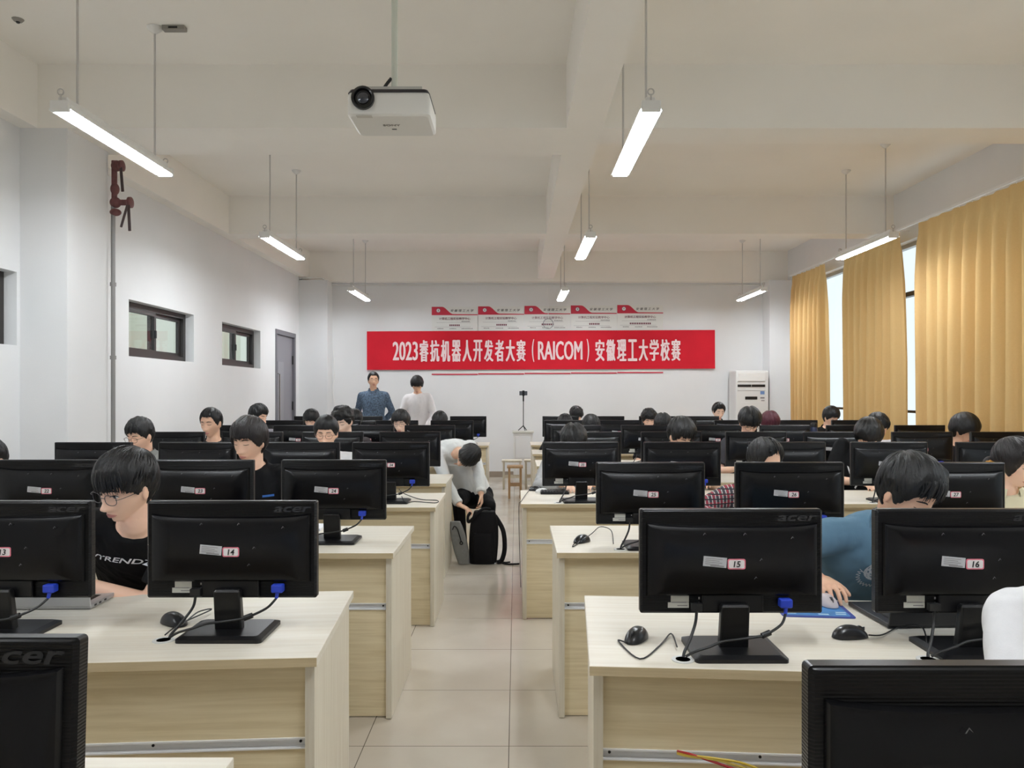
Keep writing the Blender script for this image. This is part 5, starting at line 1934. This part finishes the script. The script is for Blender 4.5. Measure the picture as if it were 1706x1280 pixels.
hx, hd, hz = at(1511, 822, 2.64)
B = person('young man in a blue t-shirt with a scribble print, head bowed behind monitor 16', (hx, hd, hz), yaw=24, pitch=30, roll=3,
           pelvis=(1.34, 3.06, 0.55), bend=(1.31, 2.98, 0.80), hair=hairs(HAIR_MESSY, fringe=0.045, thick=0.026, side=-0.008, strands=40, locks=170, res=(180, 100), comb=-0.1), hair_rgb=(20, 20, 22), skin=2,
           shirt=(98, 130, 152), seed=23, voxel=0.0035, group=STUDENTS, loose=0.02,
           wrists={-1: (on_desk(1374, 988)[0] - 0.045, on_desk(1374, 1003)[1] + 0.075, 0.815), 1: (1.52, 2.52, 0.80)},
           poles={-1: Vector((-0.8, 0.1, -0.5)), 1: Vector((0.8, 0.2, -0.6))},
           hands={-1: dict(dir=(0.12, -1, -0.06), palm=(0, 0, -1), curl=0.42), 1: dict(dir=(-0.3, -1, -0.1), palm=(0, 0, -1), curl=0.4)})
sc = []
rr = random.Random(5)
for k in range(150):
    a = k * 0.62
    r_ = 0.036 * (0.35 + 0.65 * abs(math.sin(k * 0.37 + 0.4)))
    sc.append((r_ * math.cos(a) * 1.05, r_ * math.sin(a) + 0.012))
for k in range(26):
    a = 2.7 + k * 0.12
    q = 0.045 + 0.006 * (-1) ** k
    sc.append((q * math.cos(a) - 0.005, q * math.sin(a) - 0.004))
mb_ = MB()
for i in range(len(sc) - 1):
    p0, p1 = Vector((*sc[i], 0)), Vector((*sc[i + 1], 0))
    dd = p1 - p0
    if dd.length < 1e-6:
        continue
    nn = Vector((-dd.y, dd.x, 0)).normalized() * 0.0011
    mb_.add([p0 - nn, p1 - nn, p1 + nn, p0 + nn], [(0, 1, 2, 3)])
sm_ = mb_.mesh('scribble')
cxy = at(1447, 952, 2.78)
wrap_on(sm_, B['shirt'], B['Rt'], cxy, B['ux'], B['fwd'], Vector((0, 0, 1)))
mesh_obj('chest_print', sm_, mat('print_pale', (206, 214, 222), rough=0.7), B['shirt'])

# --- left block
P5 = person('young man with a brown bowl cut and black t-shirt behind monitors 23 and 24', at(416, 735, 4.30), yaw=-16, pitch=10, hair=hairs(HAIR_BOWL, fringe=0.032, strands=26, locks=90), hair_rgb=(42, 33, 33), skin=1,
            shirt=(20, 20, 22), lids=True, seed=31, group=STUDENTS, voxel=0.0045, tilt=0.06)
bp_ = text_mesh('I', 0.05)
bl = MB().add([(-0.03, -0.006, 0), (0.03, -0.006, 0), (0.03, 0.006, 0), (-0.03, 0.006, 0), (0, -0.006, 0), (0, 0.006, 0)], [(0, 4, 5, 3), (4, 1, 2, 5)]).mesh('patch')
wrap_on(bl, P5['shirt'], P5['Rt'], at(440, 829, 4.2), P5['ux'], P5['fwd'], Vector((0, 0, 1)))
mesh_obj('chest_print', bl, mat('print_blue', (54, 110, 190), rough=0.7), P5['shirt'])
person('dark-haired student cut off by the left edge of the photo', at(-18, 768, 4.45), yaw=-10, pitch=30, hair=hairs(HAIR_MESSY, **LOW), shirt=(50, 50, 54), seed=32, group=STUDENTS)
person('man in glasses and a grey jacket near the left wall, fourth row', at(234, 726, 5.68), yaw=-18, pitch=16, hair=hairs(HAIR_MESSY, fringe=0.045, thick=0.020), hair_rgb=(22, 22, 24), shirt=(128, 128, 124), sleeve='long', collar='shirt', glasses=(50, 34, 34), seed=33, group=STUDENTS, tilt=0.05)
person('short-haired student in black facing the camera below the left windows', at(352, 705, 6.75), yaw=-10, pitch=8, hair=hairs(HAIR_SHORT, **LOW), shirt=(30, 30, 30), skin=2, seed=34, group=STUDENTS, scale=1.05)
person('student in grey with face turned away, in front of the grey door', at(430, 694, 8.2), yaw=70, pitch=14, hair=hairs(HAIR_MESSY, **LOW), shirt=(120, 118, 122), seed=35, group=STUDENTS)
person('student with head bowed just right of the grey door', at(519, 700, 9.5), yaw=-6, pitch=22, hair=hairs(HAIR_BOWL, **LOW), shirt=(40, 40, 44), seed=36, group=STUDENTS)
person('man in glasses and a white shirt in the fourth row, left block', at(544, 722, 5.78), yaw=4, pitch=10, hair=hairs(HAIR_SHORT, fringe=0.045, thick=0.02), shirt=(226, 226, 226), sleeve='long', collar='shirt', glasses=(120, 70, 70), seed=37, group=STUDENTS)
person('curly-haired student with flushed face behind the man in the white shirt', at(572, 702, 6.95), yaw=-16, pitch=20, hair=hairs(HAIR_CURLY), shirt=(60, 54, 56), skin=0, seed=38, group=STUDENTS)
person('student mostly hidden behind the curly-haired one, left block', at(591, 700, 9.5), pitch=24, hair=hairs(HAIR_BOWL, **LOW), shirt=(44, 44, 46), seed=39, group=STUDENTS, face=False)
person('smiling student in glasses below the two standing men', at(668, 704, 8.15), yaw=-8, pitch=12, hair=hairs(HAIR_BOWL, fringe=0.035, **LOW), shirt=(60, 62, 66), skin=0, glasses=(110, 90, 80), seed=40, group=STUDENTS)
person('student in black with head deeply bowed beside the farthest aisle desk', at(733, 703, 9.5), pitch=42, hair=hairs(HAIR_BOWL, **LOW), shirt=(22, 22, 24), seed=41, group=STUDENTS, face=False)

# --- standing at the front
x_, d_, z_ = at(622, 634, 12.0)
m_blue = mat('shirt_blue_print', (84, 102, 122), rough=0.8, noise=0.7, nscale=58)
person('man in glasses and a patterned blue shirt standing with hands behind his back', (x_, d_, z_), yaw=16, pitch=-4, pelvis=(x_, d_ + 0.05, 0.95), bend=(x_, d_ + 0.03, 1.2), hair=hairs(HAIR_SHORT, fringe=0.066), shirt=(70, 96, 122), shirt_mat=m_blue,
       sleeve='long', collar='shirt', glasses=(60, 50, 50), legs='standing', seed=50, skin=2, shoulder=0.18, loose=0.02, scale=1.06,
       wrists={-1: (x_ - 0.10, d_ + 0.22, 0.98), 1: (x_ + 0.10, d_ + 0.22, 0.98)}, poles={-1: Vector((-1, 0.1, -0.2)), 1: Vector((1, 0.1, -0.2))},
       hands={-1: dict(dir=(0.8, 0.1, -0.3), palm=(0, 1, 0)), 1: dict(dir=(-0.8, 0.1, -0.3), palm=(0, 1, 0))})
x_, d_, z_ = at(695, 641, 11.9)
person('young man in a loose white shirt standing with his head bowed', (x_, d_, z_), yaw=4, pitch=34, pelvis=(x_ + 0.02, d_ + 0.16, 0.92), bend=(x_ + 0.01, d_ + 0.15, 1.18), hair=hairs(HAIR_BOWL, **LOW), shirt=(226, 222, 222),
       sleeve='long', legs='standing', seed=51, skin=2, shoulder=0.168, loose=0.035, scale=1.05,
       wrists={-1: (x_ - 0.15, d_ - 0.12, 0.93), 1: (x_ + 0.15, d_ - 0.12, 0.93)}, poles={-1: Vector((-0.8, 0.3, -0.5)), 1: Vector((0.8, 0.3, -0.5))})

# --- crouching in the aisle over the backpack
x_, d_, z_ = at(779, 760, 6.86)
person('man in a white jacket and black trousers crouching in the aisle over a backpack', (x_, d_, z_), aim=((-0.62, -0.42, -0.66), (0.5, -0.75, 0.35)), neck_at=(-0.535, 6.99, 0.915), pelvis=(-0.40, 7.20, 0.50), bend=(-0.66, 7.18, 0.99), body_yaw=6,
       hair=hairs(HAIR_MESSY, fringe=0.035, thick=0.026), shirt=(226, 228, 226), sleeve='cuffed', collar=None, trousers=(17, 16, 18), seed=52, group=None, loose=0.02, voxel=0.006,
       wrists={1: at(806, 842, 6.72), -1: at(772, 858, 6.70)}, poles={1: Vector((1, -0.1, -0.1)), -1: Vector((-0.8, 0.2, -0.6))},
       hands={1: dict(dir=(0.1, -0.25, -1), palm=(-0.9, 0, 0), curl=0.5), -1: dict(dir=(0.9, -0.3, -0.4), palm=(0, 0, -1), curl=0.4)},
       knees={-1: (-0.52, 6.86, 0.52), 1: (-0.24, 6.88, 0.45)}, feet={-1: (-0.50, 7.08, 0.09), 1: (-0.25, 7.12, 0.09)})

# --- right block
person('student with only the crown of dark hair showing, farthest row right of the aisle', at(960, 693, 11.15), pitch=34, hair=hairs(HAIR_CURLY, **LOW), shirt=(40, 40, 42), seed=60, group=STUDENTS, face=False)
person('dark head bent low behind the first right-hand monitors, seventh row', at(941, 707, 9.6), pitch=44, hair=hairs(HAIR_BOWL, **LOW), shirt=(30, 30, 32), seed=61, group=STUDENTS, face=False)
person('student with spiky black hair bowed low, sixth row beside the aisle', at(983, 711, 8.25), yaw=22, pitch=42, hair=hairs(HAIR_MESSY, amp=0.008, jag=0.02, strands=30, res=(84, 48)), shirt=(46, 46, 50), seed=62, group=STUDENTS)
person('student in a light grey top with head sunk behind monitor 35', at(955, 735, 5.86), pitch=48, hair=hairs(HAIR_PART, thick=0.030), shirt=(176, 176, 176), sleeve='long', seed=63, group=STUDENTS, face=False,
       wrists={-1: (X(935, 5.62), 5.56, 0.80), 1: (X(990, 5.6), 5.6, 0.80)}, poles={-1: Vector((-1, 0.1, -0.7)), 1: Vector((0.9, 0.1, -0.5))})
person('student with wavy hair looking down, centre of the seventh row on the right', at(1081, 699, 9.65), pitch=24, hair=hairs(HAIR_CURLY, **LOW), shirt=(40, 40, 44), seed=64, group=STUDENTS)
person('student whose hair top shows beside the wavy-haired one, sixth row', at(1104, 709, 8.25), pitch=36, hair=hairs(HAIR_PART, **LOW), shirt=(34, 34, 36), seed=65, group=STUDENTS, face=False)
person('student with thick tousled hair and reddish glasses behind monitor 36', at(1133, 727, 5.88), yaw=26, pitch=32, hair=hairs(HAIR_MESSY, thick=0.034, amp=0.007, blobs=(((0.058, -0.02, 0.02), (0.04, 0.05, 0.075)),)), shirt=(110, 120, 128), glasses=(110, 50, 60), seed=66, group=STUDENTS)
person('student with a short crew cut and black jacket in front of the air conditioner', at(1197, 686, 11.2), yaw=6, pitch=14, hair=hairs(HAIR_SHORT, thick=0.022, **LOW), shirt=(24, 24, 26), sleeve='long', collar='shirt', seed=67, group=STUDENTS, skin=0)
person('student with centre-parted bowl hair and glasses below the air conditioner', at(1248, 704, 6.95), pitch=30, hair=hairs(HAIR_PART, fringe=0.015, thick=0.030), hair_rgb=(16, 16, 18), shirt=(60, 60, 64), glasses=(90, 40, 46), seed=68, group=STUDENTS)
person('student with dyed dark red hair beside the air conditioner', at(1282, 706, 8.25), pitch=30, yaw=8, hair=hairs(HAIR_PART, side=-0.05, **LOW), hair_rgb=(108, 34, 54), shirt=(70, 30, 36), seed=69, group=STUDENTS)
person('student in glasses and black in front of the narrow bright window strip', at(1384, 695, 9.65), yaw=22, pitch=20, hair=hairs(HAIR_BOWL, **LOW), shirt=(24, 22, 22), glasses=(40, 36, 36), seed=70, group=STUDENTS, tilt=-0.05)
W = person('student in a black t-shirt with white lettering leaning sideways behind monitor 38', at(1446, 727, 5.90), yaw=-24, pitch=36, roll=8, pelvis=(X(1418, 6.05), 6.05, 0.55), bend=(X(1412, 5.98), 5.98, 0.82), loose=0.03, hair=hairs(HAIR_BOWL, thick=0.032, strands=20), hair_rgb=(20, 19, 20), shirt=(14, 14, 16), seed=71, group=STUDENTS)
for i, s in enumerate(('WB', '97')):
    me_ = text_mesh(s, 0.078, 0, 0.002)
    wrap_on(me_, W['shirt'], W['Rt'], at(1424, 791 + 16 * i, 5.86), W['ux'], W['fwd'], Vector((0, 0, 1)))
    mesh_obj('chest_print', me_, mat('print_white'), W['shirt'])
person('student in a white shirt half hidden behind the one in the lettered black t-shirt', at(1461, 712, 7.0), pitch=30, yaw=10, hair=hairs(HAIR_MESSY, **LOW), shirt=(218, 222, 230), sleeve='long', seed=72, group=STUDENTS, face=False, tilt=0.04)
person('student with a round black mushroom cut and glasses in front of the wide curtain', at(1606, 716, 7.0), yaw=30, pitch=20, hair=hairs(HAIR_BOWL, thick=0.036, fringe=0.010, side=-0.018, volume_side=0.018, strands=20), hair_rgb=(12, 12, 14), shirt=(26, 26, 30), skin=2, glasses=(40, 40, 40), seed=73, group=STUDENTS, tilt=-0.05)
PL = mat('plaid_shirt', (58, 58, 66), rough=0.85)
nt = PL.node_tree
tc = nt.nodes.new('ShaderNodeTexCoord')
col = None
b_ = nt.nodes['Principled BSDF']
prev = None
for (dirn, scale, rgb) in (('X', 7.0, (140, 44, 60)), ('Z', 7.0, (140, 44, 60)), ('X', 14.0, (190, 180, 176)), ('Z', 12.0, (30, 30, 36))):
    w = nt.nodes.new('ShaderNodeTexWave')
    w.bands_direction = dirn
    w.inputs['Scale'].default_value = scale
    nt.links.new(tc.outputs['Object'], w.inputs['Vector'])
    gt = nt.nodes.new('ShaderNodeMath'); gt.operation = 'GREATER_THAN'; gt.inputs[1].default_value = 0.86
    nt.links.new(w.outputs['Fac'], gt.inputs[0])
    mx = nt.nodes.new('ShaderNodeMix'); mx.data_type = 'RGBA'
    nt.links.new(gt.outputs[0], mx.inputs['Factor'])
    if prev is None:
        mx.inputs['A'].default_value = (*lin((56, 58, 66)), 1)
    else:
        nt.links.new(prev, mx.inputs['A'])
    mx.inputs['B'].default_value = (*lin(rgb), 1)
    prev = mx.outputs['Result']
nt.links.new(prev, b_.inputs['Base Color'])
person('student with parted black hair and a plaid shirt bowed behind monitor 26', at(1273, 768, 4.42), yaw=24, pitch=20, hair=hairs(HAIR_PART, fringe=0.080, thick=0.020, side=-0.04, part_x=0.02, jag=0.006, sweep=0.02, locks=90), hair_rgb=(18, 18, 20), shirt=(58, 58, 66), shirt_mat=PL,
       sleeve='long', collar='shirt', seed=74, group=STUDENTS, shoulder=0.165, wrists={-1: (X(1196, 4.22), 4.16, 0.80), 1: (X(1310, 4.2), 4.2, 0.80)}, poles={-1: Vector((-0.9, 0.2, -0.3)), 1: Vector((0.8, 0.1, -0.6))})
person('woman in a cream shirt with tied-back hair at the right edge, behind monitor 27', at(1689, 772, 4.10), yaw=26, pitch=14, hair=hairs(HAIR_PART, fringe=0.046, thick=0.020, side=-0.045, back=-0.09, sweep=0.016, strands=30, locks=90, ties=(('hair_tie', (-0.085, 0.062, -0.035), 0.022, (196, 140, 60)),), blobs=(((-0.055, 0.085, -0.03), (0.03, 0.035, 0.04)),)),
       hair_rgb=(34, 27, 28), skin=0, shirt=(226, 220, 190), collar='shirt', seed=75, group=STUDENTS, shoulder=0.155, scale=1.04)
person('person in a white shirt at the lower right edge, only shoulder and arm in view', (1.30, 1.64, 1.18), pitch=20, pelvis=(1.36, 1.76, 0.55), hair=hairs(HAIR_MESSY, **LOW), shirt=(228, 228, 230), sleeve='long', seed=76, group=STUDENTS,
       wrists={-1: (1.02, 1.30, 0.80), 1: (1.5, 1.25, 0.80)}, poles={-1: Vector((-0.5, 0.2, -0.8)), 1: Vector((0.8, 0.2, -0.5))}, shoulder=0.185)
bpy.data.scenes.remove(TMP_SCENE)
